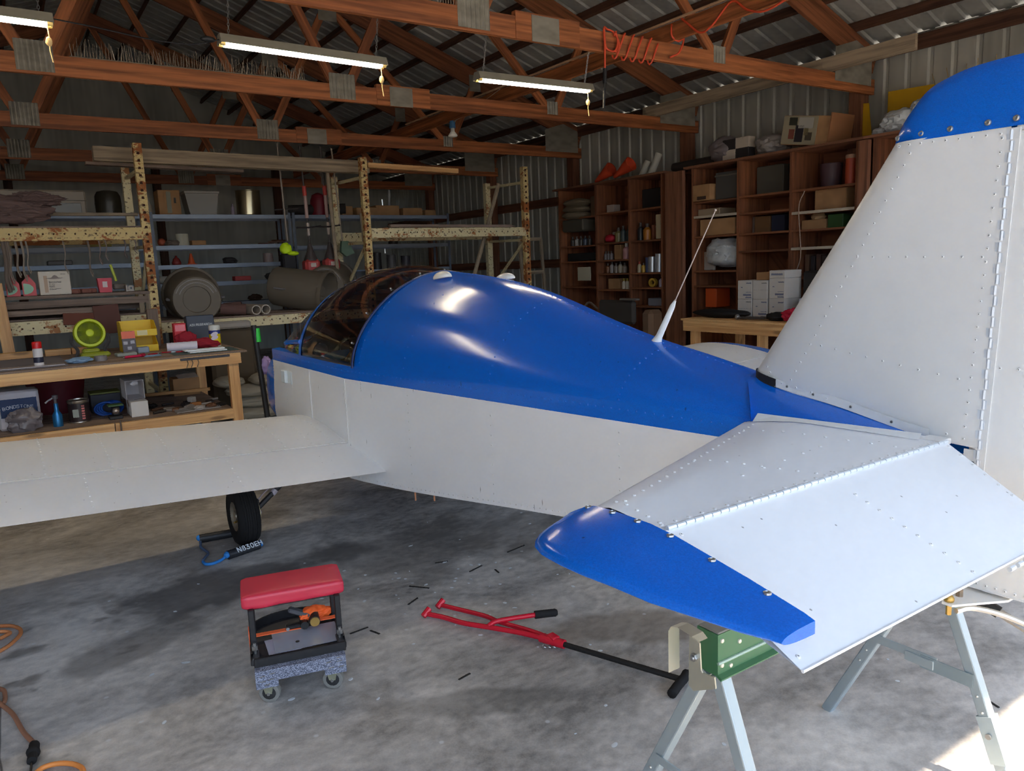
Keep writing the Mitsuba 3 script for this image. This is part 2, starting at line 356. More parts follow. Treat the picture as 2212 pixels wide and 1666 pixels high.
# ------------------------------------------------------------------ roof trusses
NB = [-4.46+.0, -2.06, .46, 2.98, 5.5, XW]
def ribbed_plate(cx, cz, w, h, y, n=7):
    pts = []; s = w/n
    for k in range(n): pts += [(k*s, 0), (k*s+s*.35, .008), (k*s+s*.65, .008)]
    pts = A(pts + [(w, 0)]); a = np.c_[cx-w/2+pts[:, 0], y-.001-pts[:, 1], np.full(len(pts), cz-h/2)]
    b = a + A([0, 0, h]); t = grid(np.stack([a, b], 1))
    return cat(t, box((cx-w/2, y-.001, cz-h/2), (cx+w/2, y+.001, cz+h/2)))
ZB, CH = 3.22, .153
tnames = ['nearest', 'second', 'third', 'fourth', 'farthest']
for i, y in enumerate(TY):
    t = thing('roof_truss', tnames[i] + ' wooden roof truss from the open door, crossing the hangar under the metal roof', 'roof truss')
    m = M(); beam(m, (XL, y, ZB+CH/2), (3.62, y, ZB+CH/2), .038, CH); put('bottom_chord', m, 'wood_truss', t)
    m = M(); beam(m, (3.62, y, ZB+CH/2), (XW, y, ZB+CH/2), .038, CH); put('bottom_chord', m, 'wood_truss', t)
    for s in (1, -1):
        xe = XW if s == 1 else XL; off = .1275
        m = M(); beam(m, (xe+s*.0, y, 3.67-off), (XR, y, 5.905-off), .038, .24); put('top_chord', m, 'wood_top_chord', t)
        mir = lambda x: x if s == 1 else 2*XR-x
        for xb, xt in ((2.98, XR+.03), (2.98, 3.85), (5.5, 3.85), (5.5, 5.98)):
            zt = 3.67 + SL*(XW-xt) - .2
            m = M(); beam(m, (mir(xb+(.06 if xt > xb else -.06)), y, ZB+CH-.03), (mir(xt), y, zt), .036, .089)
            put('web', m, 'wood_truss', t)
        put('gusset_plate', ribbed_plate(mir(2.98), ZB+.135, .26, .23, y-.02), 'gusset_metal', t)
        put('gusset_plate', ribbed_plate(mir(5.5), ZB+.13, .15, .14, y-.02, 4), 'gusset_metal', t)
        put('gusset_plate', box((mir(3.85)-.12, y-.024, 4.72), (mir(3.85)+.12, y-.019, 5.0)), 'gusset_metal', t)
        put('gusset_plate', box((mir(5.98)-.09, y-.024, 4.06), (mir(5.98)+.09, y-.019, 4.28)), 'gusset_metal', t)
        put('gusset_plate', prism([(7.2, 3.3), (7.83, 3.3), (7.83, 3.62), (7.55, 3.72), (7.2, 3.62)], .004, (0, y-.024, 0), (s, 0, 0) if s == 1 else (-1, 0, 0), (0, 0, 1), (0, 1, 0)) if s == 1 else box((XL+.1, y-.024, 3.3), (XL+.6, y-.019, 3.6)), 'gusset_metal', t)
    m = M(); beam(m, (3.33, y-.0, ZB+CH/2+.02), (3.92, y, ZB+CH/2+.02), .05, CH+.035); put('splice_board', m, 'wood_truss', t)
    put('splice_plate', box((3.47, y-.03, ZB-.005), (3.72, y-.025, ZB+CH+.025)), 'gusset_metal', t)
# long brace on the chords, with its conduit, and the loose boards lying on the chords
m = M(); beam(m, (4.88, 2.6, 3.445), (4.88, 14.4, 3.445), .038, .14); one('brace', m, 'wood_truss', 'long wooden brace lying on the bottom chords lengthwise', 'wooden beam')
one('conduit', tube([(4.84, 2.6, 3.53), (4.84, 5.2, 3.525), (4.84, 7.5, 3.53), (4.84, 9.6, 3.53)], .011, 6), col(176, 140, 108, .5), 'thin beige conduit running along the top of the long brace', 'conduit')
m = M(); beam(m, (7.13, 3.92, 3.445), (7.13, 7.42, 3.445), .04, .14); one('stored_board', m, 'wood_gray', 'weathered board laid across the right ends of the nearest two trusses', 'board')

# ------------------------------------------------------------------ shop lights
def chain(p0, p1, n):
    p0, p1 = A(p0, float), A(p1, float); ts = []
    for k in range(n):
        c = p0 + (p1-p0)*(k+.5)/n; L = np.linalg.norm(p1-p0)/n*.66; th = np.linspace(0, 2*PI, 9)[:-1]
        d = A([1, 0, 0.]) if k % 2 else A([0, 1., 0])
        ts.append(tube(c + np.outer(np.cos(th)*.006, d) + np.outer(np.sin(th)*L, [0, 0, 1.]), .0019, 4, True))
    return cat(*ts)
def shop_light(x0, x1, z0, z1, y, label, cords=True):
    t = thing('shop_light', label, 'shop light', 'fluorescent shop lights on chains')
    ex = A([x1-x0, 0, z1-z0]); L = np.linalg.norm(ex); ex /= L; ez = np.cross(ex, [0, 1., 0]); 
    o = A([x0, y, z0])
    hood = [(-.055, 0), (-.03, .055), (.03, .055), (.055, 0), (.052, 0), (.028, .052), (-.028, .052), (-.052, 0)]
    put('hood', prism(hood, L, o, (0, 1, 0), ez, ex), col(126, 121, 106, .5), t)
    for q in (0, L-.004): put('end_cap', prism([(-.055, 0), (-.03, .055), (.03, .055), (.055, 0)], .004, o+ex*q, (0, 1, 0), ez, ex), col(120, 116, 104, .5), t)
    for s in (-.022, .022):
        a = o + A([0, s, 0]) + ez*.002
        put('tube', cyl(a+ex*.03, a+ex*(L-.03), .013, n=12), col(240, 235, 220, .4), t, True, emitter={'type': 'area', 'radiance': {'type': 'rgb', 'value': list(TUBE)}})
        put('socket', cat(cyl(a+ex*.004, a+ex*.03, .0135, n=10), cyl(a+ex*(L-.03), a+ex*(L-.004), .0135, n=10)), col(214, 190, 120, .4), t)
    for q, (cx, cz) in enumerate(((x0+.06, z0), (x1-.06, z1))):
        put('chain', chain((cx, y, cz+.055), (cx, y-.06, 3.235), 13), STEEL(), t)
    if cords:
        e = o + ex*(L-.03); put('pull_cord', tube([e, e+A([.004, 0, -.06]), e+A([0, 0, -.13]), e+A([.008, 0, -.19])], .0035, 5), col(206, 176, 124, .8), t)
        put('cord_toggle', rough(sph(e+A([0, 0, -.085]), .016, 2, (1, 1, 1.6)), .003, 60), col(212, 180, 124, .8), t, True)
shop_light(1.27, 2.34, 2.967, 2.947, 4.9, 'second lit fluorescent shop light from the left, hung on chains from the nearest truss')
shop_light(3.06, 4.13, 2.936, 2.947, 4.9, 'rightmost lit fluorescent shop light, hung on chains over the airplane')
shop_light(-.65, .42, 2.97, 2.958, 4.9, 'leftmost lit fluorescent shop light, cut off by the left edge')
t = thing('power_cord', 'black cord sagging between the left two shop lights', 'cord')
put('cord', tube(curve([(.42, 4.88, 2.985), (.62, 4.9, 2.975), (.9, 4.95, 2.96), (1.12, 4.93, 2.955), (1.27, 4.88, 2.985)]), .004, 5), BLACK(), t)
put('plug', rough(sph((1.21, 4.9, 2.985), .022, 2, (2, 1, .8)), .004, 50), BLACK(), t, True)

# ------------------------------------------------------------------ the airplane, nose along +y, level, its plane of symmetry at x = AX
AX = 2.0
plane = thing('airplane', 'blue and white all-metal light airplane parked with its tail toward the open door', 'airplane')
def interp(xs, ys):
    from scipy.interpolate import PchipInterpolator
    f = PchipInterpolator(xs, ys); return lambda x: float(f(np.clip(x, xs[0], xs[-1])))
hw = lambda y: .55 if y >= 3.75 else .1+.45*(y-.94)/2.81
bot = interp([.75, .94, 2.25, 3.654, 3.95, 5.1], [.772, .755, .639, .515, .505, .505])
crown = interp([.96, 1.02, 1.277, 1.467, 1.58, 1.84, 2.07, 2.36, 2.74, 3.03, 3.35, 3.65], [1.108, 1.115, 1.165, 1.195, 1.218, 1.270, 1.310, 1.377, 1.479, 1.532, 1.565, 1.584])
LZ, PZ = 1.115, 1.05
def arch(y, t, w, base=LZ, n=1.72, k=33):
    th = np.linspace(-PI/2, PI/2, k); c, s = np.cos(th), np.sin(th)
    return np.c_[AX + w*np.sign(s)*np.abs(s)**(2/n), np.full(k, y), base + (t-base)*np.abs(c)**(2/n)]
def rivets(pts, nrm, r, h=.55):
    """pulled rivets: low domes with a dark dimple; returns (domes, dimples)"""
    th = np.arange(8)*2*PI/8; D, E = M(), M()
    for p, n in zip(A(pts, float), np.broadcast_to(A(nrm, float), (len(pts), 3))):
        n = n/np.linalg.norm(n); a, s, t, _ = frame(p, p+n); R = np.outer(np.cos(th), s)+np.outer(np.sin(th), t)
        v = np.vstack([p+R*r, p+R*r*.78+n*r*h*.75, p+R*r*.4+n*r*h, p+R*r*.3+n*r*h*.7]); i = np.arange(8); j = (i+1) % 8
        D.add(v, np.vstack([np.c_[q*8+i, q*8+j, q*8+8+j, q*8+8+i] for q in range(3)]))
        E.add(np.vstack([p+R*r*.31+n*r*h*.72, p+n*r*h*.72]), np.vstack([np.c_[i, j, np.full(8, 8)]]))
    f = lambda m: trimesh.Trimesh(*m.get()[:2], process=False)
    return f(D), f(E)
def put_rivets(parent, pts, nrm, r=.0035, mat='paint_white_plain', dimple=True):
    d, e = rivets(pts, nrm, r)
    tag(put('rivets', d, mat, parent, 40), kind='stuff')
    if dimple: tag(put('rivet_stems', e, col(58, 56, 54, .6), parent), kind='stuff')
line = lambda a, b, n: A(a) + np.outer(np.linspace(0, 1, n), A(b, float)-A(a, float))

# fuselage: side skins, belly, turtledeck
ys = np.concatenate([np.linspace(.90, 3.75, 24), np.linspace(3.9, 5.0, 8)])
fus = put('fuselage', trimesh.util.concatenate([
    grid([[(AX-hw(y), y, z) for z in np.linspace(bot(y), PZ, 6)] for y in ys]), grid([[(AX+hw(y), y, z) for z in np.linspace(bot(y), PZ, 6)] for y in ys]),
    grid([[(AX+u*hw(y), y, bot(y)) for u in np.linspace(-1, 1, 6)] for y in ys])]), 'paint_white', plane, 25)
tag(fus, 'white fuselage sides and belly')
def deck(y0, y1, k, off=0.):
    out = []
    for y in np.linspace(y0, y1, k):
        a = arch(y, crown(y)+off, hw(y)+off); out.append(np.vstack([[AX-hw(y)-off, y, PZ-off*.5], [AX-hw(y)-off, y, PZ+.03], a, [AX+hw(y)+off, y, PZ+.03], [AX+hw(y)+off, y, PZ-off*.5]]))
    return grid(out)
td = tag(put('turtledeck', deck(1.42, 3.65, 48, .0008), 'paint_blue', plane, 40), 'blue rounded deck behind the canopy')
tf = deck(.97, 1.56, 20, .003)
v = tf.vertices; cut = np.abs(v[:, 0]-AX) ; lim = 1.43 + (1.62-1.43)*np.clip(1-cut/.21, 0, 1)
v[:, 1] = np.minimum(v[:, 1], lim)
tag(put('tail_fairing', tf, 'paint_blue', plane, 40), 'blue pointed fairing between the fin and the stabilizer')
sill = trimesh.util.concatenate([grid([[(AX+s*(hw(y)+.001), y, z) for z in (PZ, LZ+.006)] for y in np.linspace(3.6, 5.0, 12)]) for s in (-1, 1)] +
    [grid([[(AX+s*(hw(y)+.001), y, LZ+.006), (AX+s*(hw(y)-.05), y, LZ+.012)] for y in np.linspace(3.6, 5.0, 12)]) for s in (-1, 1)])
tag(put('cockpit_rail', sill, 'paint_blue', plane, 30), 'blue strip under the canopy')
# rivets of the fuselage: crown line, frames, longeron line, belly line, blue on blue and white on white
def on_arch(y, q): return arch(y, crown(y)+.001, hw(y)+.001, k=201)[int(q*200)]
def arch_n(y, q):
    a = on_arch(y, max(q-.02, 0)); b = on_arch(y, min(q+.02, 1)); c = on_arch(y+.02, q)-on_arch(y-.02, q); n = np.cross(b-a, c); n /= np.linalg.norm(n); return n*np.sign(n[2]+1e-9) if abs(n[2]) > .02 else n*np.sign(n[0]*(q-.5)+1e-9)
P, N = [], []
for y in np.arange(1.68, 3.62, .035): P.append(on_arch(y, .5)); N.append(arch_n(y, .5))
for yf, nn in ((2.62, 13), (3.22, 11), (1.95, 11), (3.6, 15)):
    for q in np.linspace(.03, .44, nn): P.append(on_arch(yf, q)); N.append(arch_n(yf, q))
blue_riv = 'paint_blue'
put_rivets(td, P, N, .0038, blue_riv, False)
sideN = lambda y: A([-1, -.16 if y < 3.75 else 0, 0])
P = [(AX-hw(y)-.001, y, LZ-.022) for y in np.arange(1.55, 4.95, .036)]
put_rivets(td, P, (-1, -.12, 0), .0034, blue_riv, False)
P, N = [], []
for y in np.arange(1.5, 3.7, .034): P.append((AX-hw(y)-.0005, y, bot(y)+.018)); N.append(sideN(y))
for yf, z0 in ((1.95, 1.03), (2.62, 1.03), (3.2, 1.03)):
    for z in np.arange(bot(yf)+.05, z0, .042): P.append((AX-hw(yf)-.0005, yf, z)); N.append(sideN(yf))
for yf in (4.62, 4.74, 4.99):
    for z in np.arange(.80, 1.03, .02): P.append((AX-hw(yf)-.0035, yf, z)); N.append(sideN(yf))
for z in np.arange(1.0, 1.045, .011): P.append((AX-hw(3.6)-.0005, 3.6, z)); N.append(sideN(3.6))
put_rivets(fus, P, N, .0036)
put('lap_joint', tube([(AX-.5505, 3.755, bot(3.75)), (AX-.5505, 3.755, PZ)], .0022, 5), 'paint_white_plain', fus)
# white front panel with a rounded front edge, lying over the blue cowl; aluminium vent
pts = [(4.3, .5), (4.3, 1.049)] + [(4.88+.14*math.sin(a*PI/2)*1.0, .80+.249*math.cos(a*PI/2)) for a in np.linspace(0, 1, 9)] + [(5.035, .72), (5.0, .6), (4.96, .5)]
tag(put('front_panel', prism(pts, .003, (AX-.5535, 0, 0), (0, 1, 0), (0, 0, 1), (1, 0, 0)), 'paint_white', plane), 'white forward side panel with a rounded front edge')
put('vent_plate', cat(box((AX-.575, 4.70, .925), (AX-.553, 4.775, 1.005), .004), box((AX-.558, 4.62, .925), (AX-.5525, 4.70, 1.005), .003)), col(196, 206, 210, .35), plane)
# cowl
def cowl_sec(y, w, zt, zb, n=3.2, k=40):
    th = np.linspace(0, 2*PI, k, endpoint=False); c, s = np.cos(th), np.sin(th); zc, h = (zt+zb)/2, (zt-zb)/2
    return np.c_[AX + w*np.sign(c)*np.abs(c)**(2/n), np.full(k, y), zc + h*np.sign(s)*np.abs(s)**(2/n)]
cow = grid([cowl_sec(*a) for a in ((4.3, .549, 1.114, .5), (4.95, .549, 1.12, .5), (5.12, .545, 1.13, .505), (5.3, .52, 1.12, .52), (5.45, .47, 1.09, .55), (5.62, .38, 1.05, .58), (5.75, .26, .99, .64), (5.8, .15, .92, .72))], closed_v=True)
tag(put('cowl', cow, 'paint_blue', plane, 40), 'dark blue engine cowl')
put('spinner', lathe([(.13, 5.79), (.125, 5.85), (.09, 5.95), (.04, 6.02), (0, 6.04)], (AX, 0, .83), (0, 1, 0)), 'paint_blue', plane, True)
# canopy and windscreen
ct = interp([3.62, 3.72, 3.85, 4.0, 4.2, 4.43, 4.65, 4.85, 5.0, 5.14], [1.580, 1.597, 1.614, 1.624, 1.616, 1.575, 1.485, 1.368, 1.262, 1.16])
cw = interp([3.62, 4.0, 4.43, 4.8, 5.0, 5.14], [.552, .556, .55, .52, .46, .34])
def glass(y0, y1, k): return grid([arch(y, ct(y), cw(y), LZ+.008, 1.85) for y in np.linspace(y0, y1, k)])
tag(put('canopy', glass(3.625, 4.43, 22), 'glass_tint', plane, True), 'smoke tinted bubble canopy')
tag(put('windscreen', glass(4.44, 5.12, 20), 'glass_tint', plane, True), 'tinted windscreen in a blue frame')
def bow(y, w0, off=.004, dz=0.):
    return grid([arch(yy, ct(yy)+off, cw(yy)+off, LZ+.004, 1.85) for yy in (y-w0/2, y+w0/2)])
put('windscreen_bow', cat(bow(4.435, .045), bow(4.435, .045, -.006)), 'paint_blue', plane, True)
fr = [arch(y, ct(y), cw(y), LZ+.008, 1.85) for y in np.linspace(4.45, 5.12, 20)]
def sill_strip(hh): return grid([[ (AX-s*(cw(y)+.004)*(1 if h == 0 else .985), y, LZ+.0+h) for h in np.linspace(0, hh(y), 3)] for y in np.linspace(4.44, 5.10, 16) for s in (1,)])
put('windscreen_frame', cat(sill_strip(lambda y: .035+.03*max(0, y-4.85)/.25), tube([a[2] for a in fr[::2]], .014, 6), tube(fr[-1], .016, 6)), 'paint_blue', plane, 30)
put('canopy_edge', tube(arch(3.63, 1.5835, .5535, LZ, 1.74, 41), .006, 5), col(24, 40, 84, .4), plane)
for q in (.09, .2, .31, .42, .52):
    c = arch(3.66, ct(3.66)+.004, cw(3.66)+.004, LZ+.008, 1.85, 101)[int(q*100)]; put('canopy_screw', sph(c, .006, 1), STEEL(), plane)
# inside
put('seat_back', box((AX-.5, 3.72, .62), (AX+.5, 3.80, 1.28), .02), col(34, 30, 28, .8), plane)
put('seat', box((AX-.5, 3.78, .56), (AX+.5, 4.30, .74), .03), col(38, 34, 32, .85), plane)
put('instrument_panel', prism([(-.52, .8), (.52, .8), (.52, 1.12), (.3, 1.28), (-.3, 1.28), (-.52, 1.12)], .02, (AX, 4.62, 0), (1, 0, 0), (0, 0, 1), (0, 1, 0)), col(40, 38, 38, .6), plane)
for k in range(5): put('gauge', cyl((AX-.36+.17*k, 4.60, 1.12), (AX-.36+.17*k, 4.625, 1.12), .045), col(120, 116, 108, .3), plane)
put('roll_hoop', tube([(AX-.46, 3.95, 1.0)] + [(AX-.46*math.cos(a), 3.95+.12*math.sin(a), 1.08+.14*math.sin(a)) for a in np.linspace(0, PI, 13)] + [(AX+.46, 3.95, 1.0)], .013, 7), col(126, 92, 62, .6), plane)
for s in (-.2, .2): put('harness', tube(curve([(AX+s, 3.78, 1.3), (AX+s*.9, 3.74, 1.22), (AX+s, 3.82, 1.0), (AX+s*.6, 3.95, .78)]), .016, 5), col(128, 70, 50, .8), plane)
put('cockpit_floor', box((AX-.52, 3.7, .53), (AX+.52, 4.9, .55)), col(28, 26, 25, .9), plane)
# deck fittings: two white domes, whip antenna
def puck(x, y, z, L, W, H, rz, tilt):
    t = sph((0, 0, 0), 1., 3, (W/2, L/2, H)); t.vertices[:, 2] = np.maximum(t.vertices[:, 2], -.004); return move(t, (x, y, z), rz, tilt)
put('antenna_dome', puck(1.88, 3.42, 1.552, .13, .075, .032, .1, -.12), col(214, 208, 196, .3), plane, True)
put('antenna_dome', puck(2.10, 3.18, 1.532, .12, .07, .03, .3, -.15), col(214, 208, 196, .3), plane, True)
b0 = A([2.0, 2.03, 1.295]); dirA = A([.0, -.52, .85]); dirA /= np.linalg.norm(dirA)
ant = put('whip_antenna', cat(lathe([(.024, -.01), (.02, .0), (.0125, .03), (.011, .10), (.0095, .16), (.004, .185)], b0, dirA, 14)), col(210, 212, 206, .35), plane, 40)
put('rod', cat(cyl(b0+dirA*.18, b0+dirA*.535, .0024, .0019, 7), sph(b0+dirA*.537, .004, 1)), col(188, 170, 156, .4, .3), ant)

# wings
def foil(s, t=.15):
    """upper and lower offsets from the chord line at chord fraction s (0 at the leading edge)"""
    yt = 5*t*(.2969*np.sqrt(s)-.126*s-.3516*s**2+.2843*s**3-.1036*s**4); c = .09*s*(1-s)
    return c+yt, c-yt
CHD, YT, ZT, ZLE = 1.36, 3.41, .613, .640
def wing_pt(x, s, up, off=0.):
    d = abs(x-AX)-.55; u, l = foil(np.asarray(s)); z0 = .0505*d
    return np.stack(np.broadcast_arrays(x, YT+CHD*(1-s), ZLE+(ZT-ZLE)*s + z0 + CHD*(u if up else l) + off), -1)
sv = (1-np.cos(np.linspace(0, PI, 31)))/2
for side in (-1, 1):
    w = put('wing', M().tm(grid(np.stack([np.vstack([wing_pt(x, sv[::-1], True), wing_pt(x, sv[1:], False)]) for x in AX+side*np.linspace(.50, 3.0, 8)]))) and
        grid(np.stack([np.vstack([wing_pt(x, sv[::-1], True), wing_pt(x, sv[1:], False)]) for x in AX+side*np.linspace(.50, 3.0, 8)])), 'paint_white', plane, 40)
    tp = []
    for a in np.linspace(0, PI/2, 9):
        k = math.cos(a); x = AX+side*(3.0+.30*math.sin(a)); up, lo = wing_pt(AX+side*3.0, sv[::-1], True), wing_pt(AX+side*3.0, sv[1:], False)
        mid = (wing_pt(AX+side*3., sv[::-1], True)+wing_pt(AX+side*3., sv[::-1], False))/2; mid2 = mid[::-1][1:]
        u2, l2 = mid+(up-mid)*k, mid2+(lo-mid2)*k; q = np.vstack([u2, l2]); q[:, 0] = x
        q[:, 1] = q[:, 1] - (q[:, 1]-4.0)*(.14*math.sin(a)**2); tp.append(q)
    tag(put('wing_tip', grid(np.stack(tp)), 'paint_blue', w, 40), 'blue wing tip')
    P, N = [], []
    sp = (CHD-(3.785-YT))/CHD
    def wn(x, s):
        a, b = wing_pt(x, max(s-.01, 1e-4), True), wing_pt(x, s+.01, True); n = np.cross(b-a, [1, 0, .0]); return n*np.sign(n[2])
    xs = np.arange(.56, 2.95, .03)
    for d in xs: P.append(wing_pt(AX+side*d, sp, True, .0)); N.append((0, 0, 1))
    for xr in (1.92, 1.66, 1.4, 1.135, .87, .73, .62, 2.2, 2.5, 2.8):
        for s in np.linspace(.12, sp-.03, 16): P.append(wing_pt(AX+side*xr, s, True)); N.append(wn(AX+side*xr, s))
    for xr in (1.78, 1.18):
        for s in np.linspace(sp+.04, .96, 7): P.append(wing_pt(AX+side*xr, s, True)); N.append(wn(AX+side*xr, s))
    put_rivets(w, P, N, .0046, 'paint_white_plain', False)
    put('seam', grid(np.stack([wing_pt(AX+side*np.linspace(.55, 3.0, 6), sp-.004, True, .0015), wing_pt(AX+side*np.linspace(.55, 3., 6), sp+.008, True, .0015)], 1)), col(222, 224, 224, .3), w)
    # main gear
    gx = AX+side*.93
    leg = put('landing_gear_leg', cat(tube([(AX+side*.35, 4.70, .53), (gx-side*.075, 4.585, .19)], .017, 8), box((gx-side*.095, 4.56, .15), (gx-side*.065, 4.62, .26), .004)), col(40, 38, 40, .5), plane)
    put('brake_line', tube(curve([(AX+side*.40, 4.66, .50), (gx-side*.12, 4.60, .27), (gx-side*.10, 4.56, .17)]), .004, 5), col(150, 140, 150, .4), leg)
    for q in np.linspace(.25, .75, 4): c = A([AX+side*.35, 4.7, .53])*(1-q)+A([gx-side*.075, 4.585, .19])*q; put('clamp', cyl(c-A([.012*side, 0, -.012]), c+A([.012*side, 0, -.012]), .0195, n=10), col(170, 160, 170, .4), leg)
    wh = tag(key_for(plane+'__main_wheel'), 'black ribbed tire on a bare aluminium hub')
    R, W = .18, .066
    prof = [(.088, -W*.8), (.13, -W), (.158, -W*.93), (.172, -W*.72), (.1775, -W*.5)]
    for g0 in (-.026, 0., .026): prof += [(.18, g0-.009), (.175, g0-.005), (.175, g0+.005), (.18, g0+.009)]
    prof += [(.1775, W*.5), (.172, W*.72), (.158, W*.93), (.13, W), (.088, W*.8)]
    put('tire', lathe(prof, (gx, 4.585, .1785), (1, 0, 0), 40), RUBBER(), wh, 30)
    put('hub', cat(lathe([(0, -.05), (.03, -.052), (.035, -.03), (.075, -.035), (.088, -.055), (.09, 0), (.088, .055), (.075, .035), (.035, .03), (.03, .052), (0, .05)], (gx, 4.585, .1785), (1, 0, 0), 28)), col(150, 140, 124, .4, .6), wh, 30)
    put('brake_disc', cyl((gx-side*.082, 4.585, .1785), (gx-side*.086, 4.585, .1785), .07, n=24), col(206, 190, 150, .35, .7), wh)
    put('valve', tube([(gx+side*.03, 4.53, .17), (gx+side*.075, 4.50, .168)], .006, 6), BRASS(), wh)
for s in (0, .07): put('belly_drain', cyl((1.62+s, 3.35-s, .45), (1.62+s, 3.35-s, .53), .004, n=6), col(176, 120, 84, .5), plane)
# horizontal stabilizer, elevator and tips, both sides
YH = .937
def stab_le(d): return 1.475 - (d-.20)*(1.475-1.14)/.87     # d: distance from the plane of symmetry
def stab_sec(d, n=14):
    yl = stab_le(d); s = (1-np.cos(np.linspace(0, PI, n)))/2; c = yl-YH
    t = .028*np.minimum(1, np.sqrt(s/.35))*(1-.45*np.clip((s-.35)/.65, 0, 1)); z = 1.102 + .004*s
    up = np.stack([yl-c*s, z+t], 1); lo = np.stack([yl-c*s, z-t], 1); return up, lo
def stab_z(d, y):
    up, _ = stab_sec(d, 40); return float(np.interp(-y, -up[:, 0], up[:, 1]))
EV = A([0, .643-.943, .984-1.0975]); EL = float(np.linalg.norm(EV)); ED = EV/EL
for side in (-1, 1):
    S = lambda d, yz: np.c_[np.full(len(yz), AX+side*d), yz]
    secs = []
    for d in np.linspace(.06, 1.07, 8):
        up, lo = stab_sec(d); secs.append(np.vstack([S(d, up[::-1]), S(d, lo[1:])]))
    st = put('horizontal_stabilizer', grid(np.stack(secs)), 'paint_white', plane, 40)
    P = []
    def sr(a, b, n):
        for d, y in line(a, b, n): P.append((AX+side*d, y, stab_z(d, y)))
    sr((.24, 1.40), (1.02, 1.085), 21); sr((.13, .955), (1.05, .955), 27)
    sr((.33, 1.36), (.22, .99), 8); sr((.68, 1.22), (.56, .975), 8); sr((1.03, 1.10), (1.045, .965), 5); sr((.36, 1.10), (.70, 1.06), 5)
    put_rivets(st, P, (0, -.05, 1), .0042)
    # piano hinge
    hg = M(); n = 42; e0 = .085
    for k in range(n): 
        a, b = e0+(1.06-e0)*k/n, e0+(1.06-e0)*(k+.88)/n; dz = .0006 if k % 2 else 0
        hg.tm(cyl((AX+side*a, YH-.003, 1.1235+dz), (AX+side*b, YH-.003, 1.1235+dz), .0046, n=8))
    hg.tm(box((AX+side*e0-.0, YH, 1.1205), (AX+side*1.06, YH+.012, 1.1225)))
    put('hinge', trimesh.Trimesh(*hg.get()[:2], process=False), col(212, 218, 222, .3, .3), st)
    # elevator: skins, a rib set in from the open outer end, inner end cut back for the rudder
    xi = lambda u: .085+.075*u
    def ep(d, u, up): 
        th = .0255*(1-u); p = A([AX+side*d, YH+.006, 1.0975]) + ED*EL*u; n = A([0, -ED[2], ED[1]])*-1; return p + n*(th if up else -th)*(1 if n[2] > 0 else -1)
    us = np.linspace(0, 1, 6)
    top = [[ep(xi(u)+(1.072-xi(u))*w, u, True) for u in us] for w in np.linspace(0, 1, 8)]
    low = [[ep(xi(u)+(1.072-xi(u))*w, u, False) for u in us] for w in np.linspace(0, 1, 8)]
    lip = tube([ep(xi(1), 1, True), ep(1.072, 1, True)], .0028, 6)
    nose = grid([[ep(d, 0, True), A([AX+side*d, YH+.012, 1.10]), ep(d, 0, False)] for d in (.09, 1.072)])
    inner = grid([[ep(xi(u), u, True) for u in us], [ep(xi(u), u, False) for u in us]])
    el = put('elevator', cat(grid(top), grid(low), lip, nose, inner), 'paint_white', plane, 25)
    put('end_rib', grid([[ep(1.05, u, True) for u in np.linspace(0, .86, 5)], [ep(1.05, u, False) for u in np.linspace(0, .86, 5)]]), col(120, 122, 124, .5), el)
    P = [ep(d, u, True) for d, u in line((.56, .18), (.53, .95), 10)] + [ep(xi(u)+.012, u, True) for u in np.linspace(.04, .95, 9)] + [ep(1.055, .93, True), ep(1.04, .06, True)]
    put_rivets(el, P, (0, -.41, .91), .0044)
    kn = M()
    for k in range(9): kn.tm(cyl(ep(.13+.034*k, 1.0, True)+A([0, -.004, -.011]), ep(.13+.034*k+.02, 1.0, True)+A([0, -.004, -.011]), .005, n=8))
    put('tab_hinge', trimesh.Trimesh(*kn.get()[:2], process=False), col(200, 206, 210, .35, .3), el)
    # blue tip: lofted along y between its inner edge and its rounded outer edge
    yv = np.array([1.155, 1.15, 1.135, 1.11, 1.07, 1.02, .96, .90, .82, .74, .68, .640, .622])
    inn = np.interp(yv, [.622, .937, 1.14, 1.155], [1.075, 1.071, 1.08, 1.12])
    out = np.interp(yv, [.622, .64, .68, .82, .96, 1.06, 1.11, 1.135, 1.15, 1.155], [1.152, 1.157, 1.176, 1.222, 1.245, 1.243, 1.225, 1.205, 1.17, 1.145])
    zc = np.interp(yv, [.622, .75, .937, 1.15], [1.064, 1.082, 1.102, 1.100]); zo = np.interp(yv, [.622, .937, 1.15], [1.064, 1.084, 1.078])
    th = np.interp(yv, [.622, .64, .937, 1.06, 1.11, 1.135, 1.15, 1.155], [.010, .013, .027, .030, .027, .02, .01, .002])
    secs = []
    for i in range(len(yv)):
        q = np.linspace(0, 1, 13); e = np.sqrt(np.clip(1-q**2.6, 0, 1)); r = []
        crease = np.interp(yv[i], [.64, .80, .9, 1.0], [0, .35, .35, 0])
        for a, k in zip(q, e): r.append((AX+side*(inn[i]+(out[i]-inn[i])*a), yv[i], zc[i]+(zo[i]-zc[i])*a + th[i]*k*(1-crease*.5*math.sin(PI*a)**2)))
        for a, k in list(zip(q, e))[::-1][1:]: r.append((AX+side*(inn[i]+(out[i]-inn[i])*a), yv[i], zc[i]+(zo[i]-zc[i])*a - th[i]*k))
        secs.append(r)
    tpp = grid(secs)
    cap = lambda r: grid([r[:13], [r[12]]+r[13:][::1] if False else [r[0]]+r[13:][::-1]])
    tip = tag(put('stabilizer_tip', cat(tpp, cap(secs[-1])), 'paint_blue', plane, 35), 'blue stabilizer tip')
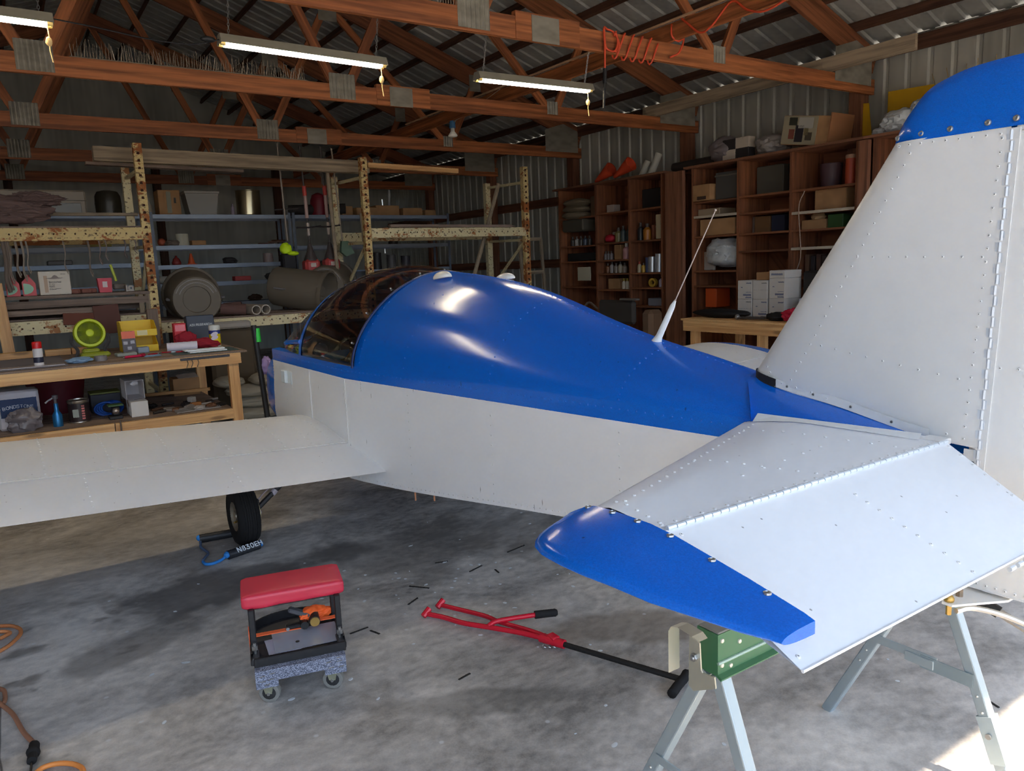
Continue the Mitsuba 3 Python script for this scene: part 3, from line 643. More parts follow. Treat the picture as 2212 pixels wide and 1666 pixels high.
    for y in (1.118, 1.05, .985, .905, .81, .70):
        d = np.interp(y, [.622, .937, 1.14], [1.075, 1.071, 1.08])+.008; z = np.interp(y, [.622, .75, .937, 1.15], [1.064, 1.082, 1.102, 1.100]) + np.interp(y, [.622, .64, .937, 1.06, 1.155], [.010, .013, .027, .030, .020])
        put('screw', cat(lathe([(.0068, -.001), (.0062, .0022), (.0035, .0032), (.0028, .0016), (0, .0014)], (AX+side*d, y, z), (0, 0, 1), 12)), STEEL(), tip)
# white flanges of the fairing
fl = lambda pts, w, nrm: grid([[p, A(p)+A(w)] for p in pts])
put('fairing_flange', fl([(AX-.046, y, crown(y)+.002) for y in np.linspace(1.0, 1.475, 9)], (.004, .0, .024), 0), 'paint_white_plain', plane)
put('fairing_flange', grid([[(AX-hw(y)-.002, y, 1.140), (AX-hw(y)-.002-.012-.012*(y-1)/.45, y, stab_z(hw(y)+.03, y)+.0025)] for y in np.linspace(.985, 1.43, 9)]), 'paint_white_plain', plane)
put('fairing_flange', box((AX-.10, .945, 1.108), (AX-.04, 1.0, 1.124), .002), 'paint_white_plain', plane)
for y in (1.10, 1.22, 1.34, 1.43): put('flange_screw', lathe([(.004, 0), (.003, .002), (0, .0025)], (AX-.045, y, crown(y)+.014), (-1, 0, 0), 8), col(110, 108, 104, .4, .7), plane)
put('fin_seal', grid([[(AX-.046*math.sin(a)*1.0, 1.47+.105*math.cos(a), 1.19+.03*math.cos(a)), (AX-.046*math.sin(a), 1.47+.105*math.cos(a), 1.222+.02*math.cos(a))] for a in np.linspace(-PI/2, PI/2, 15)]), col(18, 18, 18, .7), plane)

# fin, tip, rudder
ZF0, ZF1 = 1.20, 1.872
yle = lambda z: 1.582 - (z-1.226)*(1.582-1.143)/(1.87-1.226)
yhg = lambda z: .853 + .036*(1.874-z)/.834
def fth(s): return .044*np.sqrt(np.clip(1-(1-np.clip(s/.30, 0, 1))**2, 0, 1))*(1-.28*np.clip((s-.3)/.7, 0, 1))+.0005
zb = interp([0, .04, .12, .36, .69, .78, .93, .985, 1.], [1.236, 1.222, 1.199, 1.172, 1.115, 1.112, 1.108, 1.106, 1.105])
ss = np.concatenate([np.linspace(0, .3, 9)**1.0, np.linspace(.36, 1, 10)])
def fin_side(sg):
    out = []
    for s in ss:
        c = []
        for q in np.linspace(0, 1, 12):
            z = zb(s)+(ZF1-zb(s))*q; c.append((AX+sg*fth(s), yle(z)+(yhg(z)-yle(z))*s, z))
        out.append(c)
    return grid(out)
strip = cat(*[grid([[(AX+sg*.031, yhg(z)+d, z) for d in (0, .032)] for z in np.linspace(.735, 1.10, 6)]) for sg in (-1, 1)])
fin = put('fin', cat(fin_side(-1), fin_side(1), strip), 'paint_white_plain', plane, 30)
def fin_pt(s, z, sg=-1): return (AX+sg*(fth(s)+.0003), yle(z)+(yhg(z)-yle(z))*s, z)
P = []
def fr_line(s0, z0, s1, z1, n): P.extend(fin_pt(s, z) for s, z in line((s0, z0), (s1, z1), n))
fr_line(.27, 1.84, .235, 1.225, 23); fr_line(.945, 1.845, .955, 1.125, 24); fr_line(.965, .76, .965, 1.08, 10)
fr_line(.12, 1.862, .93, 1.855, 9); fr_line(.26, 1.585, .93, 1.575, 8); fr_line(.30, 1.335, .91, 1.275, 9); fr_line(.07, 1.255, .18, 1.205, 4)
for s in np.linspace(.2, .9, 10): P.append(fin_pt(s, zb(s)+.022))
put_rivets(fin, P, (-1, 0, 0), .0042)
put('hinge_leaf', prism([(yhg(.75)-.02, .75), (yhg(.75)+.004, .75), (yhg(1.865)+.004, 1.865), (yhg(1.865)-.02, 1.865)], .003, (AX-.033, 0, 0), (0, 1, 0), (0, 0, 1), (1, 0, 0)), 'paint_white_plain', fin)
hg = M(); n = 44
for k in range(n):
    z0, z1 = .75+1.115*k/n, .75+1.115*(k+.86)/n; dy = .004 if k % 2 else -.003
    hg.tm(cyl((AX-.031, yhg(z0)-.003+dy*.3, z0), (AX-.031, yhg(z1)-.003+dy*.3, z1), .0046, n=8)); hg.tm(box((AX-.0335, yhg(z0)-.008+dy, z0), (AX-.0315, yhg(z0)+.003+dy, z1)))
put('hinge', trimesh.Trimesh(*hg.get()[:2], process=False), col(206, 210, 214, .35, .3), fin)
ol = curve([(1.143, 1.87), (1.118, 1.925), (1.07, 1.988), (1.004, 2.016), (.93, 2.028), (.80, 2.030), (.62, 2.02), (.50, 2.0), (.47, 1.95), (.465, 1.876)], 5)
bs = np.stack([np.interp(np.linspace(0, 1, len(ol)), [0, .12, 1], [1.142, 1.06, .465]), np.full(len(ol), 1.868)], 1)
tips = []
for sg in (-1, 1):
    G = []
    for i in range(len(ol)):
        sfrac = (1.143-bs[i, 0])/(1.143-.465); h0 = float(.043*min(1, math.sqrt(max(sfrac, 0)/.13))*(1-.55*max(0, sfrac-.13)))+.0012
        G.append([(AX+sg*h0*math.sqrt(max(0, 1-t**2.4)), *(bs[i]*(1-t)+ol[i]*t)) for t in np.linspace(0, 1, 12)])
    tips.append(grid(G))
ft = tag(put('fin_tip', cat(*tips), 'paint_blue', plane, 40), 'blue fin tip')
for y in (1.125, 1.055, .985, .90, .84): put('screw', lathe([(.0075, -.001), (.0068, .0028), (.004, .004), (.003, .002), (0, .0018)], (AX-(.0225 if y > 1.1 else .041), y, 1.884), (-1, 0, 0), 12), STEEL(), ft)
rud = put('rudder', cat(*[grid([[(AX+sg*(.030*(1-u)+.0015), yhg(z)-.012-(.40-.04*(z-.74))*u, z) for u in np.linspace(0, 1, 5)] for z in np.linspace(.742, 1.874, 5)]) for sg in (-1, 1)],
    prism([(.0315, 0), (-.0315, 0), (-.0015, -.4), (.0015, -.4)], .002, (AX, .857, .742), (1, 0, 0), (0, 1, 0), (0, 0, 1))), 'paint_white_plain', plane, 25)
P = [(AX-.029, yhg(1.32)-.03-.04*k, 1.31) for k in range(5)] + [(AX-.029, yhg(.76)-.03-.022*k, .757) for k in range(8)] + [(AX-.03, yhg(1.855)-.025, 1.857)]
put_rivets(rud, P, (-1, 0, 0), .0042)
put('rudder_horn', prism([(-.15, .03), (-.15, .055), (-.08, .08), (.02, .06), (.03, -.04), (-.02, -.04)], .006, (AX, .84, .728)), 'paint_white_plain', plane)
put('horn_bolt', cat(cyl((AX-.085, .885, .73), (AX-.085, .885, .752), .009, n=6), cyl((AX-.085, .885, .74), (AX-.085, .885, .758), .0045, n=8)), col(150, 130, 110, .4, .7), plane)
put('rod_end', cat(cyl((AX-.135, .885, .70), (AX-.135, .885, .745), .007, n=8), sph((AX-.135, .885, .74), .012, 2)), BRASS(), plane)
put('steering_rod', tube(curve([(AX-.12, .875, .708), (AX-.07, .86, .706), (AX-.02, .80, .69), (AX+.05, .69, .64), (AX+.1, .6, .6)]), .0075, 8), col(206, 204, 198, .25, .8), plane)
put('tail_spring', tube([(AX-.02, .98, .745), (AX+.0, .84, .69), (AX+.06, .55, .56)], .011, 8), col(150, 144, 136, .4, .5), plane)
put('spring_sleeve', cyl((AX-.008, .90, .714), (AX+.002, .828, .684), .016), BLACK(), plane)
put('tail_wheel', cat(lathe([(.05, -.02), (.07, -.022), (.076, 0), (.07, .022), (.05, .02)], (AX+.06, .5, .5), (1, 0, 0), 24)), RUBBER(), plane, 30)
put('control_tube', cat(cyl((AX-.045, .93, 1.04), (AX+.045, .93, 1.04), .02), sph((AX-.02, .90, 1.05), .024, 2)), col(50, 52, 54, .5), plane)

# ------------------------------------------------------------------ helpers for stored things
def ibox(name, label, cat_, x0, x1, y0, y1, z0, z1, mat, bev=.005, group=None, rz=0., extra=None):
    c = A([(x0+x1)/2, (y0+y1)/2, z0]); h = A([abs(x1-x0), abs(y1-y0), z1-z0])/2
    b = move(box((-h[0], -h[1], 0), (h[0], h[1], 2*h[2]), bev), c, rz)
    if extra is None: return one(name, b, mat, label, cat_, group)
    t = thing(name, label, cat_, group); put('body', b, mat, t)
    for nm, mesh, mt in extra: put(nm, mesh, mt, t)
    return t
def ilathe(name, label, cat_, prof, o, mat, group=None, axis=(0, 0, 1), n=20, parts=()):
    t = thing(name, label, cat_, group) if parts else None
    if not parts: return one(name, lathe(prof, o, axis, n), mat, label, cat_, group, 40)
    put('body', lathe(prof, o, axis, n), mat, t, 40)
    for nm, pr, mt in parts: put(nm, lathe(pr, o, axis, n), mt, t, 40)
    return t
def can(r, h, rim=.004): return [(0, 0), (r*.96, 0), (r, .004), (r, h-.004), (r*.97, h), (0, h)]
def flap_box(x0, x1, y0, y1, z0, z1, th=.006):
    """a cardboard case with a closed lid seam: body plus two proud flaps"""
    return cat(box((x0, y0, z0), (x1, y1, z1-.004), .004), box((x0, y0, z1-.006), (x1, (y0+y1)/2-.002, z1), .002), box((x0, (y0+y1)/2+.002, z1-.006), (x1, y1, z1), .002))
def open_box(x0, x1, y0, y1, z0, z1, th=.008):
    return cat(box((x0, y0, z0), (x1, y1, z0+th)), box((x0, y0, z0), (x0+th, y1, z1)), box((x1-th, y0, z0), (x1, y1, z1)), box((x0, y0, z0), (x1, y0+th, z1)), box((x0, y1-th, z0), (x1, y1, z1)))

# ------------------------------------------------------------------ the old pallet rack along the back, front posts at y = 9
rack = thing('pallet_rack', 'tall rusty cream pallet rack with perforated posts behind the workbench', 'pallet rack')
def rack_post(x, y, z1, mat, slots=True):
    w, d = .085, .075
    sec = [(-w/2, 0), (w/2, 0), (w/2, d), (w/2-.02, d), (w/2-.02, d-.004), (w/2-.004, d-.004), (w/2-.004, .004), (-w/2+.004, .004), (-w/2+.004, d-.004), (-w/2+.02, d-.004), (-w/2+.02, d), (-w/2, d)]
    p = put('post', prism(sec, z1, (x, y, 0)), mat, rack)
    if slots:
        sl = cat(*[prism([(-.016, -.013), (.016, -.013), (.011, .013), (-.011, .013)], .002, (x, y+.0012, z), (1, 0, 0), (0, 0, 1), (0, -1, 0)) for z in np.arange(.25, z1-.03, .0762)])
        tag(put('slots', sl, col(60, 32, 20, .9), p), kind='stuff')
for x, z in ((-1.07, 3.02), (1.40, 3.02), (3.93, 2.985), (6.36, 2.96)):
    rack_post(x, 9.0, z, 'rack_rusty'); rack_post(x, 10.0, z-.12, 'rack_cream', False)
    for zz in (2.75, 1.95, 1.2, .35): m = M(); beam(m, (x, 9.06, zz), (x, 10.02, zz+.02), .035, .035); put('frame_brace', m, 'rack_cream', rack)
    m = M(); beam(m, (x, 9.06, 1.95), (x, 10.02, 1.25), .03, .03); put('frame_brace', m, 'rack_cream', rack)
def rack_beam(x0, x1, y, z0, z1, mat):
    sec = [(0, 0), (.05, 0), (.05, z1-z0-.03), (.03, z1-z0-.03), (.03, z1-z0), (0, z1-z0)]
    b = put('beam', prism(sec, x1-x0, (x0, y-.02, z0), (0, 1, 0), (0, 0, 1), (1, 0, 0)), mat, rack)
    tag(put('slots', cat(*[box((x, y-.0215, z0+.055), (x+.014, y-.0195, z0+.072)) for x in np.arange(x0+.06, x1-.05, .094)]), col(66, 38, 24, .9), b), kind='stuff')
for x0, x1, z0, z1, mt in ((-1.03, 1.36, 2.025, 2.15, 'rack_rusty'), (-1.03, 1.36, 1.10, 1.235, 'rack_cream'), (1.44, 3.89, 1.02, 1.13, 'rack_cream'), (3.97, 6.32, 2.005, 2.125, 'rack_cream'), (3.97, 6.32, 1.05, 1.16, 'rack_cream')):
    rack_beam(x0, x1, 9.0, z0, z1, mt); rack_beam(x0, x1, 10.03, z0, z1, mt)
for k, (x0, x1, z) in enumerate(((-1.03, 1.36, 1.236), (1.45, 3.88, 1.131), (3.97, 6.32, 1.161))):
    for j in range(5): m = M(); beam(m, (x0, 9.12+.2*j, z+.009), (x1, 9.12+.2*j, z+.009), .18, .018); put('deck_board', m, 'wood_dirty', rack)
for j in range(4): m = M(); beam(m, (4.2, 9.1+.22*j, 2.137), (6.15, 9.1+.22*j, 2.137), .2, .022); put('deck_board', m, 'wood_dirty', rack)
for j in range(4): m = M(); beam(m, (-1.03, 9.12+.22*j, 2.16), (1.36, 9.12+.22*j, 2.16), .2, .018); put('deck_board', m, 'wood_dirty', rack)
# wooden platform standing in the left bay
sh = thing('storage_platform', 'low weathered wooden platform with two stacked frames, standing in the left rack bay', 'wooden shelf')
for j in range(5): m = M(); beam(m, (-.9, 9.06+.17*j, 1.472), (1.36, 9.06+.17*j, 1.466), .16, .03); put('deck_board', m, 'wood_dirty', sh)
for (x0, x1, y, z, h) in ((-.9, 1.34, 9.0, 1.40, .07), (-.9, 1.02, 8.98, 1.32, .055), (-.9, 1.30, 9.3, 1.33, .06)): m = M(); beam(m, (x0, y, z), (x1, y, z-.004), .04, h); put('rail', m, 'wood_dirty', sh)
for x in (1.27, 1.335, -.6): m = M(); beam(m, (x, 9.02, 1.254), (x, 9.02, 1.45), .045, .04, (0, 1, 0)); put('upright', m, 'wood_gray', sh)
m = M(); beam(m, (1.30, 8.60, .92), (1.30, 8.60, 1.30), .10, .09, (0, 1, 0)); one('wood_block', m, 'wood_dirty', 'squared brown timber block standing upright on the bench behind the yellow bins', 'timber block')
# boards stored high across the rack
for (x0, x1, y, z, w, h, mt, lb) in ((1.02, 4.15, 9.40, 2.945, .14, .15, 'wood_gray', 'thick weathered grey timber laid across the top of the pallet rack'),
        (.95, 2.6, 9.52, 2.86, .12, .03, 'wood_dirty', 'thin brown plank lying under the thick grey timber'), (4.1, 5.42, 9.3, 2.93, .1, .06, 'wood_new', 'pale round-ended pole sticking out beyond the grey timber on the rack')):
    m = M(); beam(m, (x0, y, z), (x1, y, z-.03), w, h); one('stored_timber', m, mt, lb, 'timber')
m = M(); beam(m, (4.2, 8.95, 2.15), (6.05, 8.95, 2.14), .06, .035); one('stored_plank', m, 'wood_dirty', 'brown plank lying along the cream beam of the right rack bay', 'plank')

# ------------------------------------------------------------------ grey steel shelving behind the rack
SH = [2.44, 2.035, 1.78, 1.535, 1.25]
steel_sh = lambda: col(132, 142, 156, .45, .25)
def steel_shelving(x0, x1, y0, zs, label):
    t = thing('steel_shelving', label, 'shelving unit')
    for z in zs:
        put('shelf', cat(box((x0, y0, z-.012), (x1, y0+.5, z-.004)), box((x0, y0-.004, z-.055), (x1, y0, z), .001), box((x0, y0+.5, z-.055), (x1, y0+.504, z))), steel_sh(), t)
    for x in (x0, x1):
        for y in (y0-.008, y0+.5): put('upright', cat(box((x-.02, y, 0), (x+.02, y+.003, zs[0]+.03)), box((x-.001, y, 0), (x+.002, y+.03, zs[0]+.03))), col(96, 104, 116, .5, .2), t)
    return t
steel_shelving(1.78, 3.60, 11.0, SH, 'grey steel shelving unit behind the middle bay of the pallet rack')
steel_shelving(-.95, 1.70, 11.0, [2.44, 2.035, 1.82, 1.535, 1.25], 'grey steel shelving unit behind the left bay of the pallet rack')
steel_shelving(3.66, 6.2, 11.0, [2.44, 2.0, 1.62, 1.3], 'dark steel shelving unit behind the right bay of the pallet rack')
ibox('chest_freezer', 'long off-white chest lying on the top shelf at the far left', 'chest', -.5, 1.06, 11.02, 11.45, 2.44, 2.73, col(168, 156, 140, .5), .02, extra=[('lid_seam', box((-.5, 11.012, 2.60), (1.065, 11.022, 2.612)), col(120, 112, 100)), ('panel', box((.35, 11.008, 2.455), (1.0, 11.02, 2.575), .006), col(150, 150, 146, .4))])
ilathe('barrel', 'dark round barrel with a shiny spot on the top left shelf', 'barrel', [(0, 0), (.14, 0), (.152, .02), (.155, .15), (.15, .24), (.12, .295), (.05, .31), (0, .31)], (1.325, 11.2, 2.44), col(52, 48, 38, .35))
ibox('cardboard_box', 'tan cardboard box with a hand hole on the top shelf left of the grey tote', 'box', 1.90, 2.17, 11.05, 11.35, 2.44, 2.76, 'cardboard', extra=[('hand_hole', box((2.09, 11.046, 2.59), (2.115, 11.052, 2.66)), col(22, 18, 15)), ('label', box((2.0, 11.047, 2.46), (2.055, 11.051, 2.74)), col(118, 116, 96))])
t = thing('storage_tote', 'grey translucent lidded tote on the top shelf between box and steel pot', 'tote')
put('body', move(prism([(-.17, 0), (.17, 0), (.215, .28), (-.215, .28)], .3, (2.45, 11.35, 2.44), (1, 0, 0), (0, 0, 1), (0, -1, 0))), col(124, 120, 112, .45), t); put('lid', box((2.22, 11.03, 2.72), (2.68, 11.37, 2.755), .008), col(140, 134, 124, .45), t)
ilathe('steel_pot', 'large shiny stainless steel pot on the top shelf', 'pot', [(0, 0), (.155, 0), (.165, .012), (.165, .33), (.17, .335), (.17, .345), (.16, .345), (.16, .02), (0, .02)], (3.10, 11.2, 2.44), col(170, 158, 130, .22, .95))
ilathe('bottle', 'small pale bottle beside the stainless pot on the top shelf', 'bottle', [(0, 0), (.024, 0), (.025, .1), (.012, .125), (.012, .15), (0, .15)], (2.85, 11.1, 2.44), col(130, 118, 132, .4))
ilathe('bottle', 'pale bottle on the top shelf just left of the tan cardboard box', 'bottle', [(0, 0), (.03, 0), (.032, .11), (.014, .14), (.014, .17), (0, .17)], (1.79, 11.1, 2.44), col(150, 138, 120, .4))
ilathe('red_drum', 'dark red plastic drum on the top shelf behind the hanging trimmers', 'drum', [(0, 0), (.11, 0), (.118, .02), (.118, .22), (.09, .30), (.03, .33), (0, .34)], (4.125, 11.2, 2.44), col(112, 22, 36, .45))
one('clutter_lump', blob((2.04, 11.1, 2.07), (.22, .16, .09), .3, seed=3), col(110, 96, 84, .8), 'grey crumpled lump on the second steel shelf beside the white roll', 'lump', None, True)
ilathe('paper_roll', 'white roll standing on the second steel shelf', 'roll', [(.02, 0), (.078, 0), (.08, .005), (.08, .155), (.02, .158)], (2.152, 11.1, 2.035), col(186, 180, 160, .8))
ibox('small_carton', 'small flat brown carton on the second steel shelf right of the roll', 'carton', 2.26, 2.44, 11.03, 11.2, 2.035, 2.10, 'cardboard')
one('orange_ball', sph((1.90, 11.15, 2.085), .052, 3), col(170, 84, 56, .6), 'dull orange ball on the second steel shelf', 'ball', None, True)
for k, (x, y, r) in enumerate(((3.3, 11.2, .2), (3.42, 11.12, -.3), (3.5, 11.25, .5))):
    ibox('wood_scrap', 'brown wood scrap heaped at the right end of the second steel shelf', 'wood scrap', x-.11, x+.11, y-.03, y+.03, 2.036+.022*k, 2.056+.022*k, 'wood_purlin', 0, 'wood scraps on the second shelf', r)
t = thing('traffic_cone', 'small orange cone standing on the third steel shelf', 'cone'); put('body', lathe([(.048, .01), (.012, .15), (0, .152)], (2.24, 11.1, 1.78)), col(206, 86, 40, .6), t, 40); put('base', box((2.18, 11.04, 1.78), (2.30, 11.16, 1.79)), col(190, 76, 36, .6), t)
one('red_jug', rough(lathe([(0, 0), (.055, 0), (.06, .03), (.04, .085), (.015, .1), (.015, .125), (0, .125)], (2.05, 11.1, 1.78)), .006, 30), col(130, 44, 40, .5), 'dull red jug left of the orange cone', 'jug', None, True)
ilathe('tin_can', 'pale tin can near the right end of the third steel shelf', 'can', can(.068, .128), (3.28, 11.1, 1.78), col(140, 122, 118, .5))
ilathe('cardboard_tube', 'long white cardboard tube lying on the fourth steel shelf', 'tube', [(0, 0), (.05, 0), (.05, .66), (0, .66)], (1.81, 11.12, 1.587), col(176, 168, 154, .7), None, (1, 0, 0))
ibox('red_box', 'flat red box on the fourth steel shelf', 'box', 2.78, 3.0, 11.04, 11.2, 1.535, 1.60, col(180, 70, 66, .6), .006)
ibox('yellow_pad', 'yellowish flat case on the left steel shelving', 'case', 1.03, 1.29, 11.04, 11.25, 2.035, 2.088, col(140, 126, 60, .6), .006)
ibox('grey_tray', 'grey tray on the left steel shelving', 'tray', .56, .83, 11.03, 11.25, 1.82, 1.88, col(104, 100, 96, .6), .01)
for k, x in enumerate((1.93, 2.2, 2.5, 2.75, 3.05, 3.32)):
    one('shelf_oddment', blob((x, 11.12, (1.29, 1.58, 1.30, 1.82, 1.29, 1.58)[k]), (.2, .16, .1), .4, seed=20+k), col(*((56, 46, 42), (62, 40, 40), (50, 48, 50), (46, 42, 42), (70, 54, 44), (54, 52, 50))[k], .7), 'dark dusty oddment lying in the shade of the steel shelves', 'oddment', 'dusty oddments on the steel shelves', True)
for k, (x0, x1, z1, y) in enumerate(((4.45, 4.62, 2.58, 11.1), (4.68, 5.02, 2.56, 11.1), (5.02, 5.42, 2.60, 11.15), (5.46, 5.80, 2.56, 11.1), (5.9, 6.1, 2.54, 11.2))):
    ibox('carton', ('leftmost tan carton on the dark shelf above the right rack bay', 'second tan carton on the dark shelf above the right rack bay', 'tallest middle tan carton on the dark shelf above the right rack bay', 'fourth tan carton on the dark shelf above the right rack bay', 'rightmost small tan carton on the dark shelf behind the rack post')[k], 'carton', x0, x1, y, y+.28, 2.44, z1, 'cardboard', group='tan cartons on the dark shelf')
one('dark_roll', rough(cyl((3.7, 11.3, 2.52), (4.5, 11.1, 2.54), .08, .075, 16), .01, 12), col(40, 36, 34, .8), 'dark roll of carpet lying left of the tan cartons', 'roll', None, True)
one('white_pipe', cyl((5.36, 11.4, 2.44), (5.38, 11.4, 2.86), .022), col(150, 150, 150, .5), 'short white pipe standing behind the tan cartons', 'pipe', None, 40)
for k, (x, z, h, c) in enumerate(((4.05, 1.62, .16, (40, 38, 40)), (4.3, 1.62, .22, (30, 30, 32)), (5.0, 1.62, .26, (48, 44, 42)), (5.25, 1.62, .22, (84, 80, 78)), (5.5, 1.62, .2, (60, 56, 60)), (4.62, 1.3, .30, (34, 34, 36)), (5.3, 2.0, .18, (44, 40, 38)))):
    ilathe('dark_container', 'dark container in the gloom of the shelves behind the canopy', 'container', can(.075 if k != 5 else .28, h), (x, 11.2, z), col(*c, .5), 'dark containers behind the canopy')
ilathe('red_bottle', 'small bright red bottle on the dark shelf above the canopy', 'bottle', [(0, 0), (.035, 0), (.037, .1), (.014, .14), (.014, .17), (0, .17)], (4.78, 11.08, 1.62), col(196, 70, 66, .4))

# on the platform in the left bay
def jug(x, y, z, label):
    t = thing('oil_jug', label, 'jug', 'red jugs on the platform')
    put('body', prism([(-.058, 0), (.058, 0), (.058, .12), (.03, .165), (.012, .185), (-.012, .185), (-.058, .14)], .07, (x, y+.035, z), (1, 0, 0), (0, 0, 1), (0, -1, 0)), col(190, 46, 44, .4), t)
    put('cap', cyl((x-.0, y, z+.183), (x, y, z+.207), .016), col(150, 32, 34, .4), t)
    put('label', prism([(-.048, .02)] + [(-.048+.085*math.cos(a), .07+.055*math.sin(a)) for a in np.linspace(-PI/2, PI/2, 11)] + [(-.048, .125)], .002, (x, y-.0345, z), (1, 0, 0), (0, 0, 1), (0, -1, 0)), col(150, 190, 160, .5), t)
jug(.137, 9.12, 1.487, 'left one of two red oil jugs with pale green labels'); jug(.275, 9.12, 1.487, 'right one of two red oil jugs, beside the white printed box')
t = thing('printed_box', 'off-white printed box with a winged emblem, standing right of the red jugs', 'box')
put('body', move(box((-.138, 0, 0), (.138, .2, .235), .004), (.5, 9.05, 1.487)), col(206, 196, 182, .7), t)
put('emblem', cat(prism([(-.085, 0), (-.03, .004), (-.018, .022), (0, .03), (.018, .022), (.03, .004), (.085, 0), (.03, -.010), (-.03, -.010)], .0015, (.505, 9.049, 1.655), (1, 0, 0), (0, 0, 1), (0, -1, 0))), col(140, 126, 120, .7), t)
put('lettering', cat(text('Bombshell', .016, .001, (.447, 9.0495, 1.607), (1, 0, 0), (0, 0, 1)), text('kit 10 or', .010, .001, (.447, 9.0495, 1.59), (1, 0, 0), (0, 0, 1)), *[box((.447, 9.0487, z), (.447+w, 9.0497, z+.004)) for z, w in ((1.578, .05), (1.57, .045), (1.562, .05), (1.545, .1), (1.537, .06))], box((.555, 9.0487, 1.69), (.60, 9.0497, 1.695))), col(88, 78, 74, .7), t)
put('stripe', box((.405, 9.0485, 1.51), (.437, 9.0497, 1.68)), col(186, 160, 136, .7), t)
t = thing('red_caddy', 'open red plastic caddy with a white tag on the platform', 'caddy')
put('body', prism([(-.058, 0), (.058, 0), (.068, .15), (-.068, .15)], .12, (.955, 9.2, 1.486), (1, 0, 0), (0, 0, 1), (0, -1, 0)), col(200, 60, 74, .5), t); put('tag', box((.93, 9.075, 1.54), (.975, 9.081, 1.60)), col(214, 196, 196, .6), t)
for k, (x, y, r) in enumerate(((.66, 9.12, .1), (.72, 9.16, .7), (.78, 9.1, -.4), (.83, 9.15, .3))):
    ibox('brick_fragment', 'broken piece of red brick between printed box and red caddy', 'brick', x-.045, x+.045, y-.03, y+.03, 1.487, 1.535, col(132, 84, 72, .9), .01, 'broken bricks on the platform', r)
one('grey_part', rough(cyl((1.05, 9.2, 1.54), (1.16, 9.28, 1.54), .03), .004, 30), col(120, 110, 102, .7), 'grey cylindrical part right of the red caddy', 'part', None, True)
t = thing('bracket', 'small grey metal bracket with a hole at the platform end', 'bracket'); put('body', cat(box((1.15, 9.1, 1.486), (1.23, 9.2, 1.50)), box((1.15, 9.1, 1.486), (1.165, 9.2, 1.55)), lathe([(.012, 0), (.03, 0), (.03, .02), (.012, .02), (.012, 0)], (1.20, 9.12, 1.52), (0, 1, 0), 14)), col(150, 140, 130, .5, .4), t)
# ropes and cables hanging from the upper rack beam
for k, (x, L, c, w) in enumerate(((.10, .5, (112, 98, 88), .03), (.14, .42, (130, 116, 104), .012), (.20, .36, (140, 126, 112), .012), (.25, .40, (150, 138, 124), .01), (.29, .33, (150, 138, 124), .008), (.61, .34, (150, 136, 124), .006), (.83, .38, (120, 108, 98), .01), (.93, .26, (130, 112, 104), .007), (.99, .22, (140, 124, 116), .006), (1.17, .2, (110, 96, 92), .008), (1.27, .15, (110, 96, 92), .008))):
    p = curve([(x, 9.02, 2.03), (x+.01, 9.0, 2.03-L*.4), (x-.006, 9.01, 2.03-L*.75), (x+.015, 9.0, 2.03-L)], 5)
    one('hanging_strap', cat(tube(p, w*.6, 5), tube(p+A([w*.8, .01, .02]), w*.45, 5)), col(*c, .9), 'dusty strap or cord hanging from the rusty upper rack beam', 'strap', 'straps hanging from the rusty beam', True)
one('yellow_level', cyl((1.06, 9.4, 1.78), (1.10, 9.4, 1.60), .014), col(196, 206, 80, .5), 'thin yellow-green rod hanging behind the platform', 'rod', None, 40)
v = cat(blob((.10, 9.1, 2.33), (1.0, .4, .30), .45, seed=44, sub=4), blob((.42, 9.05, 2.43), (.55, .3, .13), .5, seed=47, sub=4), blob((-.1, 9.0, 2.28), (.6, .35, .2), .5, seed=49, sub=4))
for q in range(1): v = rough(v, .02, 26, 9)
one('brown_tarp', v, col(104, 84, 80, .9), 'crumpled brown tarp heaped on the rusty upper beam at the left edge', 'tarp', None, 30)
m = M(); beam(m, (.45, 9.2, 2.30), (1.36, 9.2, 2.30), .06, .03); one('rail_board', m, 'wood_gray', 'thin pale board propped above the rusty upper beam', 'board')
# on the beams
t = thing('brown_board', 'dark brown scrap panels stuck between rack beam and bench behind the fan', 'panel'); put('sheet', move(box((-.12, 0, 0), (.12, .02, .30), .004), (.93, 8.93, 1.06), 0, 0, -.05), col(98, 64, 56, .85), t); put('sheet', move(box((-.18, 0, 0), (.18, .02, .12), .004), (.70, 8.94, 1.17), 0, 0, .05), col(112, 66, 52, .85), t)
def trash_can(o, axis, r0, r1, L, label, base=True):
    t = thing('trash_can', label, 'trash can', 'grey trash cans on the rack'); mt = col(104, 94, 80, .6)
    put('body', lathe([(0, .02), (r0*.55, .02), (r0*.57, 0), (r0*.95, 0), (r0, .02), (r0*1.02, .08), (r1*.97, L-.06), (r1*1.05, L-.05), (r1*1.06, L), (r1*.96, L), (r0*.95, .06), (0, .05)], o, axis, 40), mt, t, 35)
    a = A(axis, float)/np.linalg.norm(axis); _, s, u, _ = frame(o, A(o)+a)
    for sg in (-1, 1): 
        c = A(o)+a*(L*.25)+s*sg*r0*1.03
        put('handle', tube([c-a*.07, c-a*.06+s*sg*.03, c+a*.06+s*sg*.03, c+a*.07], .012, 6), col(120, 116, 116, .6), t)
    for q in (.72, .86): put('base_ring', tube([A(o)-a*.003+(s*math.cos(x)+u*math.sin(x))*r0*q for x in np.linspace(.35, PI-.35, 16)], .006, 5), col(146, 140, 136, .6), t)
trash_can((1.84, 9.03, 1.36), (.12, 1, .06), .26, .31, .75, 'left grey trash can lying on the rack, base toward the bench')
trash_can((2.93, 9.72, 1.46), (.8, -.75, -.18), .24, .27, .72, 'middle grey trash can lying at a slant beside the white pipes')
